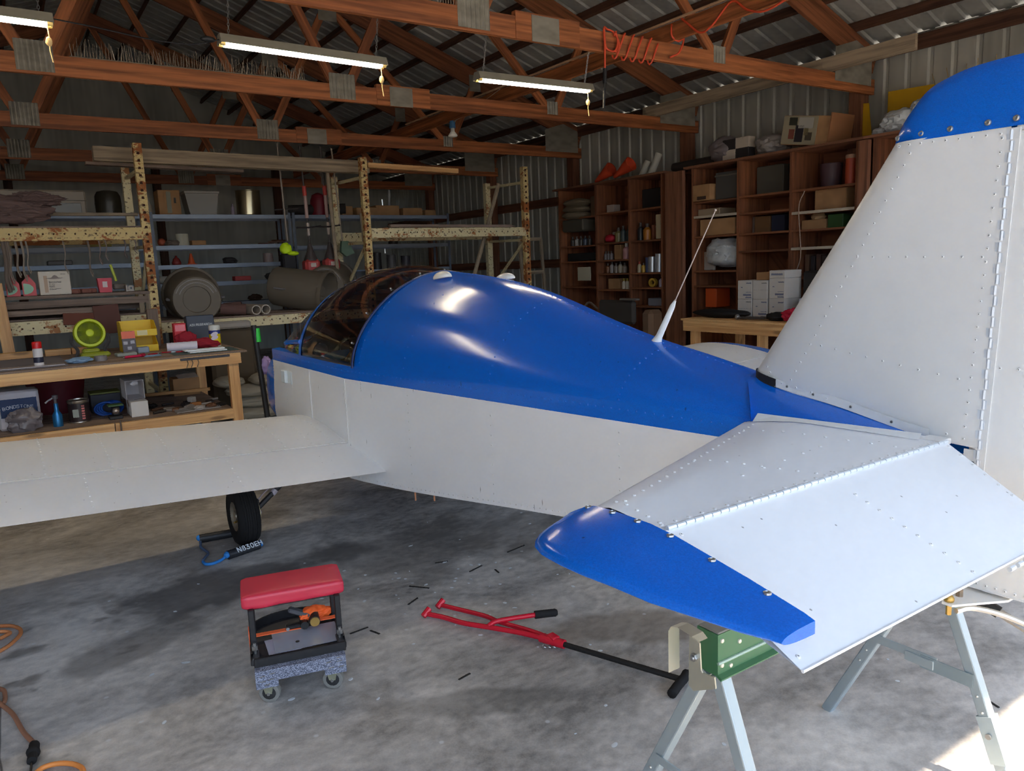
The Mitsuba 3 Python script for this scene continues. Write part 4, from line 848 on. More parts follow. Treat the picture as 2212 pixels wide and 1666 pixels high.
trash_can((3.5, 9.5, 1.43), (.5, .86, 0.04), .25, .30, .7, 'right grey trash can lying on the rack under the hanging trimmers')
for x, lb in ((2.452, 'left one of two white plastic pipes on the rack, open end forward'), (2.562, 'right one of two white plastic pipes on the rack, open end forward')):
    t = thing('plastic_pipe', lb, 'pipe', 'white pipes on the middle rack beam'); put('wall', lathe([(.044, 0), (.056, 0), (.056, 1.2), (.044, 1.2), (.044, 0)], (x, 8.93, 1.208), (-.12, 1, 0), 22), col(172, 160, 146, .5), t, 40)
one('brown_bundle', cat(rough(cyl((2.1, 9.1, 1.24), (2.36, 9.02, 1.22), .062), .012, 20), rough(cyl((2.16, 9.2, 1.24), (2.34, 9.12, 1.25), .06), .012, 20, 2)), col(100, 72, 66, .85), 'reddish brown wrapped bundle between trash can and white pipes', 'bundle', None, True)
# hanging garden tools
def trimmer(x, y, zt, ze, label):
    t = thing('string_trimmer', label, 'string trimmer', 'string trimmers hanging under the truss')
    put('shaft', cyl((x-.03, y, zt), (x, y, ze+.3), .0125, n=8), col(60, 52, 50, .5), t)
    put('grip_sleeve', cyl((x-.012, y, ze+.95), (x-.006, y, ze+.62), .022), col(170, 140, 132, .5), t); put('red_sleeve', cyl((x-.014, y, ze+1.02), (x-.012, y, ze+.90), .026), col(180, 60, 52, .5), t)
    put('white_sleeve', cyl((x-.004, y, ze+.56), (x, y, ze+.40), .02), col(176, 160, 150, .5), t)
    put('handle_bar', tube([(x-.16, y-.02, ze+.5), (x, y-.03, ze+.5), (x+.16, y-.02, ze+.52)], .011, 6), col(40, 34, 34, .6), t)
    put('shroud', lathe([(.02, 0), (.045, -.1), (.085, -.2), (.085, -.22), (0, -.22)], (x, y, ze+.30)), col(70, 60, 58, .6), t, 40)
    e = put('engine', box((x-.1, y-.09, ze-.10), (x+.1, y+.09, ze+.10), .035), col(176, 66, 62, .45), t); put('tank', box((x-.085, y-.085, ze-.16), (x+.085, y+.085, ze-.10), .02), col(196, 150, 76, .5), t)
    put('emblem', box((x-.035, y-.095, ze-.0), (x+.035, y-.088, ze+.05), .002), col(190, 170, 160, .5), t); put('base', box((x-.07, y-.07, ze-.21), (x+.07, y+.07, ze-.16), .02), col(34, 30, 30, .6), t)
trimmer(3.42, 9.72, 3.2, 1.68, 'left one of two red string trimmers hanging engine down'); trimmer(3.69, 9.72, 3.2, 1.69, 'right one of two red string trimmers hanging engine down')
t = thing('pole_saw', 'long pole tool with a dull green head hanging right of the trimmers', 'pole tool'); put('pole', cyl((3.80, 9.7, 3.18), (3.86, 9.7, 2.0), .011, n=8), col(150, 136, 118, .5), t); put('head', move(prism([(-.05, 0), (.04, 0), (.12, -.16), (.0, -.2), (-.07, -.14)], .06, (0, 0, 0), (1, 0, 0), (0, 0, 1), (0, -1, 0)), (3.88, 9.7, 2.0)), col(88, 112, 92, .5), t)
t = thing('steel_rod', 'pale steel rod hanging from the truss left of the trimmers', 'rod'); put('shaft', cyl((3.10, 9.7, 3.2), (3.13, 9.7, 2.02), .011, n=8), col(140, 128, 116, .5), t); put('crossbar', cyl((3.0, 9.7, 2.4), (3.3, 9.7, 2.42), .01, n=6), col(50, 46, 44, .6), t)
for (a, b, r, lb) in (((4.02, 9.3, 1.15), (4.08, 9.55, 2.35), .016, 'thin wooden handle leaning against the middle rack post'), ((3.72, 9.55, 1.15), (3.68, 9.6, 2.98), .025, 'pale wooden pole standing among the hanging tools'), ((5.55, 9.35, 1.2), (6.1, 9.3, 2.75), .03, 'pale board leaning diagonally beside the right rack post')):
    one('leaning_pole', cyl(a, b, r, n=8), 'wood_gray', lb, 'pole')
t = thing('neon_cap', 'neon yellow-green safety cap hanging at the shelf end', 'cap'); put('crown', blob((3.13, 9.8, 1.92), (.15, .14, .16), .15, seed=8), col(206, 240, 30, .6), t, True); put('brim', move(sph((0, 0, 0), 1, 2, (.075, .06, .03)), (3.2, 9.74, 1.86)), col(206, 240, 30, .6), t, True)
one('gas_can', rough(box((3.06, 9.72, 1.55), (3.24, 9.86, 1.86), .02), .004, 10), col(24, 22, 26, .7), 'black bag hanging below the neon cap', 'bag')

# ------------------------------------------------------------------ wooden workbench on the left
wb = thing('workbench', 'long pale wooden workbench with a lower shelf along the left', 'workbench')
BX0, BX1, BY0, BY1, BZ = -1.2, 1.80, 7.23, 8.75, .92
m = M(); beam(m, (BX0, BY0, .862), (BX1, BY0, .862), .038, .112); put('apron', m, 'wood_new', wb)
m = M(); beam(m, (BX0, BY1, .862), (BX1-.03, BY1, .862), .038, .112); put('apron', m, 'wood_new', wb)
m = M(); beam(m, (BX1-.02, BY0+.02, .862), (BX1-.02, BY1, .862), .038, .112); put('apron', m, 'wood_new', wb)
put('top', box((BX0, BY0-.02, .902), (BX1+.06, BY1+.02, .92), .002), 'wood_dirty', wb)
for x in (1.735, .2, -1.1):
    for y in (BY0+.04, BY1-.04):
        if x == .2 and y < 8: continue
        m = M(); beam(m, (x, y, 0), (x, y, .81), .089, .06, (0, 1, 0)); put('leg', m, 'wood_new', wb)
m = M(); beam(m, (BX0, BY0+.02, .348), (.70, BY0+.02, .345), .038, .092); put('lower_rail', m, 'wood_new', wb)
m = M(); beam(m, (.708, BY0+.02, .345), (1.69, BY0+.02, .340), .038, .09); put('lower_rail', m, 'wood_new', wb)
put('lower_shelf', box((BX0, BY0+.03, .372), (1.70, BY1-.05, .388), .002), 'wood_dirty', wb)
m = M(); beam(m, (1.10, 8.6, .42), (1.70, 8.2, .46), .04, .03); put('shelf_brace', m, 'wood_new', wb)
m = M(); beam(m, (.03, 8.78, .92), (.0, 8.80, 1.62), .1, .045, (0, 1, 0)); one('timber_upright', m, 'wood_new', 'pale two-by-four upright at the left edge behind the bench', 'timber')
put('metal_strip', box((1.275, BY0-.024, .875), (1.70, BY0-.018, .898)), col(74, 70, 72, .5, .4), wb)
for x in (1.33, 1.37, 1.42): put('hook', tube([(x, BY0-.022, .88), (x+.004, BY0-.045, .85), (x-.012, BY0-.04, .81)], .003, 5), col(110, 106, 104, .4, .6), wb)
one('rubber_mat', box((-1.1, 7.26, .921), (.42, 8.3, .927), .002), col(112, 106, 108, .85), 'grey rubber mat at the left end of the workbench top', 'mat')
one('metal_strip', box((-1.0, 7.30, .928), (.40, 7.42, .936), .002), col(176, 168, 170, .35, .5), 'pale metal strip lying along the bench front', 'strip')
for k, (x0, x1) in enumerate(((-.3, .28), (.31, .52), (.53, .66))):
    m = M(); beam(m, (x0, 8.45, .95), (x1, 8.45, .95), .12, .055); one('wood_offcut', m, 'wood_new', ('long pale wood offcut at the back of the bench, left of the fan', 'short pale wood offcut stacked by the spray can', 'small dark-edged wood offcut nearest the fan')[k], 'wood offcut')
ilathe('spray_can', 'white spray can with a red cap at the front of the workbench', 'spray can', [(0, 0), (.034, 0), (.036, .004), (.036, .14), (.03, .15), (0, .15)], (.22, 7.4, .928), col(214, 210, 210, .35), parts=[('cap', [(.0355, .148), (.0355, .195), (.03, .203), (0, .204)], col(204, 30, 32, .35)), ('band', [(.0364, .03), (.0364, .075)], col(40, 42, 62, .4))])
# fan
t = thing('work_fan', 'lime green jobsite fan on a dark stand on the workbench', 'fan')
fc, fa = A([.655, 7.9, 1.14]), A([.06, -1, .16]); fa /= np.linalg.norm(fa); fg = col(190, 206, 30, .45)
put('ring', lathe([(.098, -.03), (.125, -.035), (.135, 0), (.125, .03), (.105, .032), (.1, 0), (.098, -.03)], fc, fa, 36), fg, t, 40)
put('back_plate', lathe([(0, -.05), (.1, -.045), (.1, -.04), (0, -.044)], fc, fa, 24), col(92, 104, 20, .6), t)
_, fs, fu, _ = frame(fc, fc+fa)
gr = cat(*[tube([fc+fa*.02+(fs*math.cos(a)+fu*math.sin(a))*.03, fc+fa*.024+(fs*math.cos(a+.25)+fu*math.sin(a+.25))*.066, fc+fa*.02+(fs*math.cos(a+.4)+fu*math.sin(a+.4))*.102], .0016, 4) for a in np.linspace(0, 2*PI, 40, endpoint=False)])
tag(put('grille', gr, col(150, 164, 24, .5), t), kind='stuff')
for a in np.linspace(0, 2*PI, 5, endpoint=False): put('blade', prism([(.02, -.012), (.09, -.035), (.092, .03), (.02, .014)], .003, fc-fa*.02, fs*math.cos(a)+fu*math.sin(a), -fs*math.sin(a)+fu*math.cos(a)+fa*.4, fa), col(110, 122, 24, .5), t)
put('hub', lathe([(.034, .015), (.032, .026), (.02, .03), (0, .031)], fc, fa, 20), fg, t, 40)
for s in (-1, 1): put('side_arm', tube(curve([(.655+s*.14, 7.9, 1.13), (.655+s*.15, 7.9, 1.06), (.655+s*.11, 7.9, .99), (.655+s*.13, 7.9, .925)]), .016, 6), col(58, 56, 58, .6), t)
put('base', cat(box((.56, 7.82, .921), (.80, 8.0, .965), .015), box((.58, 7.84, .96), (.72, 7.98, 1.0), .015)), col(150, 158, 48, .5), t)
# bins, packages, tools on the bench
for k, z in enumerate((.921, 1.07)):
    t = thing('stacking_bin', ('lower yellow stacking bin on the workbench', 'upper yellow stacking bin with a paper label on the workbench')[k], 'bin', 'yellow stacking bins')
    x0, x1, y0, y1, h = .93, 1.235, 8.0, 8.3, .14; yl = col(226, 190, 30, .45)
    put('back', box((x0, y1-.005, z), (x1, y1, z+h)), yl, t); put('floor', box((x0, y0, z), (x1, y1, z+.005)), yl, t); put('front', box((x0, y0, z), (x1, y0+.005, z+.062)), yl, t)
    for x in (x0, x1-.005): put('side', prism([(y0, 0), (y1, 0), (y1, h), (y0+.12, h), (y0, .062)], .005, (x, 0, z), (0, 1, 0), (0, 0, 1), (1, 0, 0)), yl, t)
    if k: put('label', box((1.06, y0-.002, z+.008), (1.15, y0, z+.055)), col(222, 210, 160, .7), t)
t = thing('blade_package', 'orange and black printed package leaning on the yellow bins', 'package'); put('card', move(box((-.058, 0, 0), (.058, .012, .21), .002), (.975, 7.93, .921), 0, -.12), col(84, 78, 86, .5), t); put('header', move(box((-.058, -.0015, .14), (.058, 0, .208)), (.975, 7.93, .921), 0, -.12), col(226, 108, 76, .5), t)
for k, (x, z) in enumerate(((-.03, .1), (.03, .105), (0, .05))): put('print', move(box((x-.018, -.0015, z-.015), (x+.018, 0, z+.015)), (.975, 7.93, .921), 0, -.12), col(168, 166, 176, .5), t)
t = thing('hole_saw_case', 'grey tool case with black print on the bench between fan and bins', 'case'); put('body', move(box((-.085, -.05, 0), (.085, .05, .03), .006), (.91, 7.72, .921), .1, -.0), col(150, 156, 148, .5), t); put('print', move(prism([(-.04, -.02), (-.02, .02), (0, -.01), (.02, .025), (.05, -.02)], .0015, (0, 0, .03)), (.91, 7.72, .921), .1), col(46, 46, 48, .6), t)
ibox('parts_box', 'blue-grey parts box in front of the yellow bins', 'box', 1.03, 1.13, 7.85, 7.95, .921, .975, col(140, 152, 168, .5), .006)
t = thing('torch', 'magenta and red pen torch lying at the bench front', 'torch'); put('body', cyl((.86, 7.40, .935), (1.01, 7.46, .935), .011), col(200, 28, 74, .4), t, 40); put('head', cyl((1.0, 7.455, .935), (1.03, 7.467, .935), .016), col(160, 20, 50, .4), t, 40); put('tip', cyl((.845, 7.395, .935), (.86, 7.40, .935), .007), STEEL(), t)
one('blue_cloth', blob((.515, 7.42, .944), (.22, .13, .055), .35, seed=5), col(126, 156, 186, .9), 'crumpled light blue cloth at the bench front', 'cloth', None, True)
one('blue_rag', box((1.02, 7.40, .921), (1.16, 7.52, .928), .003), col(120, 150, 180, .9), 'flat folded blue rag under the pen torch', 'rag')
ilathe('tape_roll', 'roll of grey duct tape lying on the bench front', 'tape roll', [(.03, 0), (.05, 0), (.05, .042), (.03, .042), (.03, 0)], (.68, 7.46, .921), col(128, 124, 126, .5))
for k, (x, y, r) in enumerate(((1.16, 7.6, .5), (1.28, 7.62, -.3), (1.40, 7.58, .2))):
    t = thing('pliers', ('leftmost', 'middle', 'rightmost')[k]+' red-handled pliers lying on the bench before the red rags', 'pliers', 'red pliers on the bench')
    for s in (-1, 1): put('handle', move(tube(curve([(0, 0, 0), (-.04, s*.014, 0), (-.09, s*.012, 0)]), .005, 6), (x, y, .928), r), col(178, 24, 40, .4), t, True)
    put('jaws', move(prism([(0, -.01), (.04, -.003), (.04, .003), (0, .01), (-.01, 0)], .01, (0, 0, -.005)), (x, y, .928), r), STEEL(), t)
one('towel_roll', rough(cyl((1.26, 7.7, .965), (1.52, 7.66, .965), .042, n=18), .004, 14), col(214, 208, 220, .5), 'white plastic-wrapped roll lying on the bench', 'roll', None, True)
ibox('red_carton', 'red and pink carton standing behind the red rags', 'carton', 1.39, 1.50, 8.0, 8.1, .921, 1.165, col(206, 54, 66, .5), .004, extra=[('label', box((1.40, 7.997, 1.09), (1.49, 8.001, 1.15)), col(230, 130, 140, .5))])
one('red_rags', cat(blob((1.47, 7.9, 1.0), (.2, .16, .19), .35, seed=11), blob((1.60, 7.86, .965), (.28, .18, .11), .35, seed=12), blob((1.70, 7.84, .95), (.14, .14, .07), .3, seed=13)), col(150, 28, 46, .85), 'heap of crimson shop rags on the right end of the bench', 'rags', None, True)
t = thing('black_case', 'dark slate box with white lettering on the bench before the trash can', 'box'); put('body', move(box((-.135, 0, 0), (.135, .12, .30), .006), (1.695, 8.25, .921), 0, -.1), col(52, 60, 76, .5), t); put('lettering', move(text('AIR RESEARCH', .022, .001, (0, -.001, .205), (1, 0, 0), (0, 0, 1), True, True), (1.695, 8.25, .921), 0, -.1), col(190, 194, 200, .5), t)
ilathe('wipes_canister', 'yellow and blue wipes canister with a white lid on the bench end', 'canister', [(0, 0), (.052, 0), (.053, .05), (.053, .165), (0, .165)], (1.74, 7.9, .921), col(222, 200, 30, .4), parts=[('lid', [(.054, .16), (.054, .2), (.045, .212), (0, .214)], col(206, 208, 204, .4)), ('base', [(.0535, 0), (.0535, .012)], col(214, 214, 206, .4)), ('blue_band', [(.0534, .125), (.0534, .162)], col(52, 66, 140, .4))])
put('label', cat(*[prism([(.034*math.cos(a), .02*math.sin(a)) for a in np.linspace(0, 2*PI, 20)[:-1]], .002, (1.725, 7.846, z), (1, 0, .25), (0, 0, 1), (0, -1, 0)) for z in (1.01, 1.045)]), col(214, 206, 222, .5), 'wipes_canister')
for k in range(2): ibox('white_sheet', ('upper', 'lower')[k]+' white plastic sheet strip lying at the right front of the bench', 'sheet', 1.36+.03*k, 1.72+.0*k, 7.36+.08*(1-k), 7.46+.08*(1-k), .921+.012*(1-k), .933+.012*(1-k), col(220, 226, 230, .4), .002, 'white strips on the bench front')
ibox('cutting_board', 'dark green cutting mat under the white strips', 'mat', 1.25, 1.82, 7.3, 7.7, .9205, .9235, col(76, 92, 92, .7), .001)
# things on the bench's lower shelf
t = thing('mortar_bag', 'white paper bag with a blue label reading BONDSTONE under the bench', 'bag')
put('body', rough(box((-.12, 7.58, .389), (.19, 7.8, .72), .02), .006, 9, 4), col(206, 200, 204, .7), t, 40); put('label', box((-.095, 7.572, .50), (.17, 7.58, .655), .002), col(38, 58, 98, .6), t)
for k, ch in enumerate('BONDSTONE'):
    u = (k-4)/4; put('letter', text(ch, .028, .0012, (.03+.1*u-.011, 7.571, .575-.012*u*u), (1, 0, -.12*u), (.12*u, 0, 1), False), col(206, 206, 214, .6), t)
one('clear_bag', blob((.06, 7.46, .475), (.28, .14, .22), .4, seed=31), col(112, 106, 110, .3), 'grey clear plastic bag of parts in front of the mortar bag', 'bag', None, 30)
ilathe('grease_bottle', 'metallic blue pump bottle on the lower shelf of the bench', 'bottle', [(0, 0), (.036, 0), (.038, .004), (.038, .10), (.018, .135), (.016, .20), (0, .2)], (.302, 7.5, .388), col(44, 118, 172, .25, .5), parts=[('pump', [(.012, .2), (.012, .235), (.022, .24), (.022, .27), (0, .275)], col(96, 92, 96, .4))])
put('spout', tube([(.302, 7.5, .645), (.25, 7.49, .62), (.225, 7.485, .60)], .007, 6), col(176, 170, 172, .4), 'grease_bottle')
ilathe('paint_can', 'dark paint can with a silver rim under the bench', 'paint can', [(0, 0), (.082, 0), (.084, .004), (.084, .18), (0, .18)], (.475, 7.6, .388), col(52, 38, 38, .35), parts=[('rim', [(.0845, .172), (.087, .18), (.087, .196), (.078, .2), (.076, .19), (.06, .188), (0, .188)], col(180, 170, 156, .25, .9)), ('base_rim', [(.0845, 0), (.0865, .004), (.0845, .012)], col(180, 170, 156, .25, .9))])
put('lettering', cat(*[box((.488, 7.513, .42+.022*k), (.512, 7.518, .434+.022*k)) for k in range(6)]), col(196, 110, 110, .5), 'paint_can')
put('panel', prism([(-.025, 0), (.02, 0), (.02, .07), (-.025, .07)], .0015, (.445, 7.522, .44), (1, -.28, 0), (0, 0, 1), (-.28, -1, 0)), col(150, 156, 150, .5), 'paint_can')
ibox('dark_box', 'dark box with a yellow-green lid edge under the bench', 'box', .60, .855, 7.98, 8.2, .388, .56, col(54, 54, 60, .6), .006, extra=[('lid_edge', box((.60, 7.975, .56), (.855, 8.2, .575), .004), col(112, 116, 60, .6))])
ilathe('red_tub', 'large maroon plastic tub at the back of the lower bench shelf', 'tub', [(0, 0), (.2, 0), (.25, .31), (.262, .315), (.262, .33), (.24, .33), (.19, .02), (0, .02)], (.36, 8.40, .388), col(96, 28, 38, .5), n=28)
t = thing('air_hose_coil', 'bright blue coiled hose on the lower bench shelf', 'hose'); 
for k in range(4): put('coil', tube([(.70+.09*math.cos(a)+.02*k, 7.80+.015*k+.03*math.sin(a), .445+.055*math.sin(a)) for a in np.linspace(0, 2*PI, 22)[:-1]], .010, 6, True), col(30, 84, 172, .4), t, True)
t = thing('bar_clamp', 'black and steel clamp hooked on the lower bench shelf', 'clamp'); put('body', cat(box((.69, 7.46, .388), (.80, 7.58, .42), .006), box((.72, 7.47, .42), (.78, 7.56, .50), .01)), col(38, 36, 36, .5), t); put('jaw', box((.69, 7.45, .505), (.81, 7.56, .52), .004), col(70, 100, 66, .5), t); put('knob', sph((.745, 7.45, .465), .028, 2), col(176, 166, 158, .3, .7), t, True); put('screw', cyl((.745, 7.20, .25), (.745, 7.20, .42), .007), col(110, 96, 88, .4, .6), t)
t = thing('open_carton', 'open white cardboard box, mouth toward the viewer, on the lower shelf', 'box')
X0, X1, Yf, Yb, Z0, Z1 = .86, 1.015, 7.62, 7.95, .525, .70
for nm, b in (('bottom', box((X0, Yf, Z0), (X1, Yb, Z0+.005))), ('top', box((X0, Yf, Z1-.005), (X1, Yb, Z1))), ('side', box((X0, Yf, Z0), (X0+.005, Yb, Z1))), ('side', box((X1-.005, Yf, Z0), (X1, Yb, Z1))), ('back', box((X0, Yb-.005, Z0), (X1, Yb, Z1)))): put(nm, b, col(206, 200, 198, .7), t)
put('flap', move(box((0, -.09, -.003), (X1-X0, 0, .003)), (X0, Yf, Z0), 0, .5), col(128, 104, 90, .8), t); put('packing', blob(((X0+X1)/2, Yf+.02, Z1-.03), (.07, .05, .04), .3, seed=2), col(226, 222, 222, .8), t, True)
ibox('white_carton', 'closed white carton under the open box on the lower bench shelf', 'box', .868, 1.01, 7.45, 7.75, .388, .525, col(214, 212, 210, .7), .003)
ibox('brown_carton', 'tan cardboard box at the back of the lower bench shelf', 'box', 1.40, 1.66, 8.45, 8.65, .388, .57, 'cardboard', .004, extra=[('flap', move(box((-.1, 0, 0), (.1, .12, .004)), (1.55, 8.42, .572), .05, .25), col(180, 164, 150, .8))])
for k in range(16):
    x, y = 1.09+.55*rng.random(), 7.35+.6*rng.random(); c = ((70, 64, 62), (140, 132, 126), (52, 48, 46), (176, 170, 166), (120, 84, 60))[k % 5]
    if k % 3 == 0: mesh = cyl((x-.05, y, .402), (x+.06, y+.05*rng.random(), .405), .012, n=8)
    elif k % 3 == 1: mesh = move(box((-.05, -.03, 0), (.05, .03, .03), .006), (x, y, .389), rng.random()*3)
    else: mesh = blob((x, y, .41), (.1, .08, .05), .4, seed=60+k)
    one('hardware_piece', mesh, col(*c, .5, .3), 'loose piece of hardware in the clutter on the lower bench shelf', 'hardware', 'hardware clutter on the lower bench shelf', 30)
for k in range(4): ibox('metal_bar', 'pale flat metal bar in the stack at the right end of the lower shelf', 'metal bar', 1.22, 1.62, 7.36+.045*k, 7.39+.045*k, .389, .40+.004*k, col(168, 162, 158, .3, .6), .002, 'metal bars on the lower shelf', .12+.03*k)
ibox('wood_chip', 'small orange-brown wood piece on the metal bars', 'wood piece', 1.40, 1.49, 7.6, 7.65, .389, .43, col(176, 116, 66, .7), .004, None, .2)
ibox('white_chip', 'small white carton scrap lying on the lower shelf clutter', 'carton scrap', 1.42, 1.48, 7.8, 7.86, .389, .455, col(214, 204, 190, .7), .004, None, .6)
# sacks beyond the bench, beside the airplane's nose
for k, (x, y, z, w, h) in enumerate(((2.25, 8.6, .07, .62, .17), (2.3, 8.62, .20, .6, .16), (2.22, 8.6, .32, .56, .15), (2.42, 8.55, .44, .44, .15), (2.62, 8.65, .13, .5, .2), (2.02, 8.72, .42, .34, .14))):
    one('sand_sack', blob((x, y, z+.02), (w, .42, h), .16, seed=70+k, sub=3), col(150, 142, 126, .8), ('bottom', 'second', 'third', 'top small', 'right-hand', 'left-hand small')[k]+' pale stuffed sack of the heap between bench and airplane nose', 'sack', 'sacks beside the airplane nose', True)
ibox('foam_slab', 'pale grey slab lying behind the bench end near the nose', 'slab', 1.86, 2.36, 8.85, 9.2, 1.02, 1.10, col(158, 150, 140, .8), .02)
ibox('burlap_stack', 'brown lumpy stack behind the sacks', 'stack', 1.9, 2.4, 8.9, 9.3, .0, 1.02, col(84, 72, 56, .9), .04)
t = thing('broom', 'black pole with a bright green sleeve standing ahead of the nose', 'pole'); put('pole', cyl((1.745, 6.22, 0), (1.70, 6.32, 1.20), .022), col(26, 26, 28, .5), t, 40); put('green_sleeve', cyl((1.722, 6.30, 1.06), (1.722, 6.32, 1.17), .024), col(40, 190, 60, .4), t, 40)
one('lilac_rag', blob((1.765, 6.3, .86), (.1, .1, .16), .3, seed=90), col(150, 130, 180, .6), 'lilac plastic bag hanging on the pole ahead of the nose', 'bag', None, True)

# ------------------------------------------------------------------ right wall: wooden cubby shelves, front at x = 7.3
CX, CB, CT = 7.3, 7.86, 2.69
def cubby(y0, y1, divs, rows, label, white=()):
    t = thing('cubby_shelf', label, 'cubby shelf')
    put('back', box((CB-.012, y0, .02), (CB, y1, CT)), 'wood_cubby', t)
    for y in divs: m = M(); beam(m, (CX+.27, y, 0), (CX+.27, y, CT), .03, .56, (1, 0, 0)); put('divider', m, 'wood_cubby', t)
    m = M(); beam(m, (CX+.25, y0-.05, CT+.012), (CX+.25, y1+.05, CT+.012), .62, .026); put('top', m, 'wood_post', t)
    for i in range(len(divs)-1):
        for z in rows[i]:
            a, b = divs[i]+.015, divs[i+1]-.015; wz = (i, z) in white
            m = M(); beam(m, (CX+.27, a, z-.012), (CX+.27, b, z-.012), .55, .022); put('shelf', m, 'wood_cubby', t)
            if wz: put('shelf_edge', box((CX-.008, a, z-.026), (CX+.002, b, z+.004), .002), col(176, 164, 144, .6), t)
    return t
cubby(7.24, 9.5, [7.28, 7.90, 8.60, 9.46], [[2.285, 1.865, 1.43, 1.23, .98], [2.285, 1.865, 1.622, 1.43, 1.20], [2.267, 1.85, 1.62, 1.24]], 'left wooden cubby shelf on the right wall, beyond the thick wooden post')
cubby(4.52, 6.80, [4.56, 5.33, 6.045, 6.745], [[2.285, 2.046, 1.857, 1.665, 1.35], [2.287, 2.093, 1.861, 1.659, 1.30], [2.279, 2.105, 1.863, 1.44, 1.256]], 'middle wooden cubby shelf on the right wall, behind the whip antenna', {(0, 2.046), (0, 1.665), (2, 2.105)})
cubby(2.6, 4.42, [2.64, 3.5, 4.38], [[2.285, 1.86, 1.4], [2.285, 2.0, 1.60, 1.3]], 'right wooden cubby shelf on the right wall, mostly behind the fin')
m = M(); beam(m, (7.26, 7.01, 0), (7.26, 7.01, 2.68), .30, .05, (1, 0, 0)); one('wooden_post', m, 'wood_post', 'wide rough wooden post between the left and middle cubby shelves', 'post')
m = M(); beam(m, (7.27, 4.47, 0), (7.27, 4.47, 2.68), .10, .06, (1, 0, 0)); one('wooden_post', m, 'wood_post', 'rough wooden post between the middle and right cubby shelves', 'post')
def xb(name, label, cat_, y0, y1, z0, z1, mat, x=7.34, d=.3, bev=.005, group=None, extra=None, rz=0.): return ibox(name, label, cat_, x, x+d, y0, y1, z0, z1, mat, bev, group, rz, extra)
TOPZ = CT+.026
# on top of the cubbies
def road_cone(x, y, z, label, dy):
    t = thing('road_cone', label, 'cone', 'orange cones lying on the cubby'); a = A([-.25, dy, -.5]); 
    put('body', lathe([(.012, 0), (.02, .0), (.10, .34), (.085, .34), (.012, .01)], (x-.10, y+.19, z+.02), (.12, -.86, .42), 20), col(190, 66, 34, .6), t, 40)
road_cone(7.42, 8.43, TOPZ, 'left one of two orange road cones lying on the left cubby', 1); road_cone(7.42, 8.03, TOPZ+.02, 'right one of two orange road cones lying on the left cubby', 1)
for (y, z, a, lb, h) in ((7.80, TOPZ, (.25, -.35, 1), 'lower white cardboard tube leaning on the left cubby top', .22), (7.64, TOPZ, (.3, -.3, 1), 'upper white cardboard tube leaning on the left cubby top', .30)):
    one('white_tube', cyl((7.45, y, z), A([7.45, y, z])+A(a)/np.linalg.norm(a)*h, .05), col(176, 172, 160, .6), lb, 'tube', None, 40)
one('plastic_bag', blob((7.50, 6.38, TOPZ+.15), (.42, .50, .33), .3, seed=101), col(116, 106, 106, .6), 'greyish crumpled bag on the middle cubby top beside the checkered box', 'bag', None, 30)
t = thing('checkered_box', 'black and white checkered box on the middle cubby top', 'box')
for i in range(2):
    for k in range(2): put('panel', box((7.33, 5.93+.19*k, TOPZ+.12*i), (7.45, 6.12+.19*k, TOPZ+.12*(i+1)), .004), col(*((182, 168, 152) if (i+k) % 2 else (40, 36, 36)), .7), t)
one('plastic_bag', blob((7.50, 5.72, TOPZ+.11), (.4, .42, .26), .3, seed=103), col(140, 132, 126, .5), 'pale crumpled bag between checkered and printed boxes', 'bag', None, 30)
t = thing('picture_box', 'cardboard box with a dark photo print, tilted on the middle cubby top', 'box')
b = lambda m_, *a: move(m_, (7.50, 5.12, TOPZ+.012), 0., .17)
put('body', b(box((-.18, -.20, 0), (.2, .38, .30), .004)), 'cardboard', t)
put('print', b(box((-.184, -.05, .005), (-.18, .375, .295))), col(150, 140, 116, .6), t)
for (y0, y1, z0, z1, c) in ((.20, .30, .20, .28, (44, 46, 36)), (.0, .18, .17, .28, (164, 160, 150)), (.11, .21, .03, .2, (40, 36, 40)), (.22, .29, .06, .16, (120, 66, 54)), (.0, .08, .05, .13, (70, 62, 50)), (.05, .1, .1, .18, (110, 98, 66))): put('picture', b(box((-.186, y0, z0), (-.183, y1, z1))), col(*c, .6), t)
put('end_flap', b(box((-.19, -.21, 0), (.2, -.195, .33))), col(142, 96, 62, .8), t)
for (y0, y1, z0, z1, lb) in ((4.72, 4.96, TOPZ, 3.15, 'left yellow board leaning on the metal wall above the cubby'), (4.05, 4.56, TOPZ, 3.20, 'right yellow board leaning on the metal wall above the cubby')):
    one('plywood_sheet', prism([(y0, z0), (y1, z0), (y1, z1), (y0+.05, z1-.02)], .012, (7.80, 0, 0), (0, 1, 0), (0, 0, 1), (1, 0, 0)), col(196, 152, 30, .5), lb, 'panel')
one('plastic_bag', cat(blob((7.48, 4.22, TOPZ+.11), (.4, .40, .25), .35, seed=105), blob((7.46, 4.40, TOPZ+.04), (.2, .2, .1), .3, seed=106), blob((7.5, 4.0, TOPZ+.2), (.3, .3, .2), .3, seed=107)), 'film_bag', 'white knotted plastic bag on the right cubby top behind the fin', 'bag', None, 30)
one('dark_ducting', rough(cyl((7.5, 6.3, TOPZ+.06), (7.55, 7.3, TOPZ+.06), .06), .012, 12), col(52, 44, 40, .8), 'dark roll lying on the cubby top beside the white tubes', 'roll', None, True)
one('straw_twigs', cat(*[cyl((7.6, 3.5+.05*k, 2.9), (7.6+.05*math.sin(k*2.), 3.45+.07*k, 3.2+.08*math.cos(k*3.)), .006, .002, 5) for k in range(9)]), col(150, 120, 60, .8), 'dry straw bunch standing above the fin on the cubby', 'straw', kind='stuff')
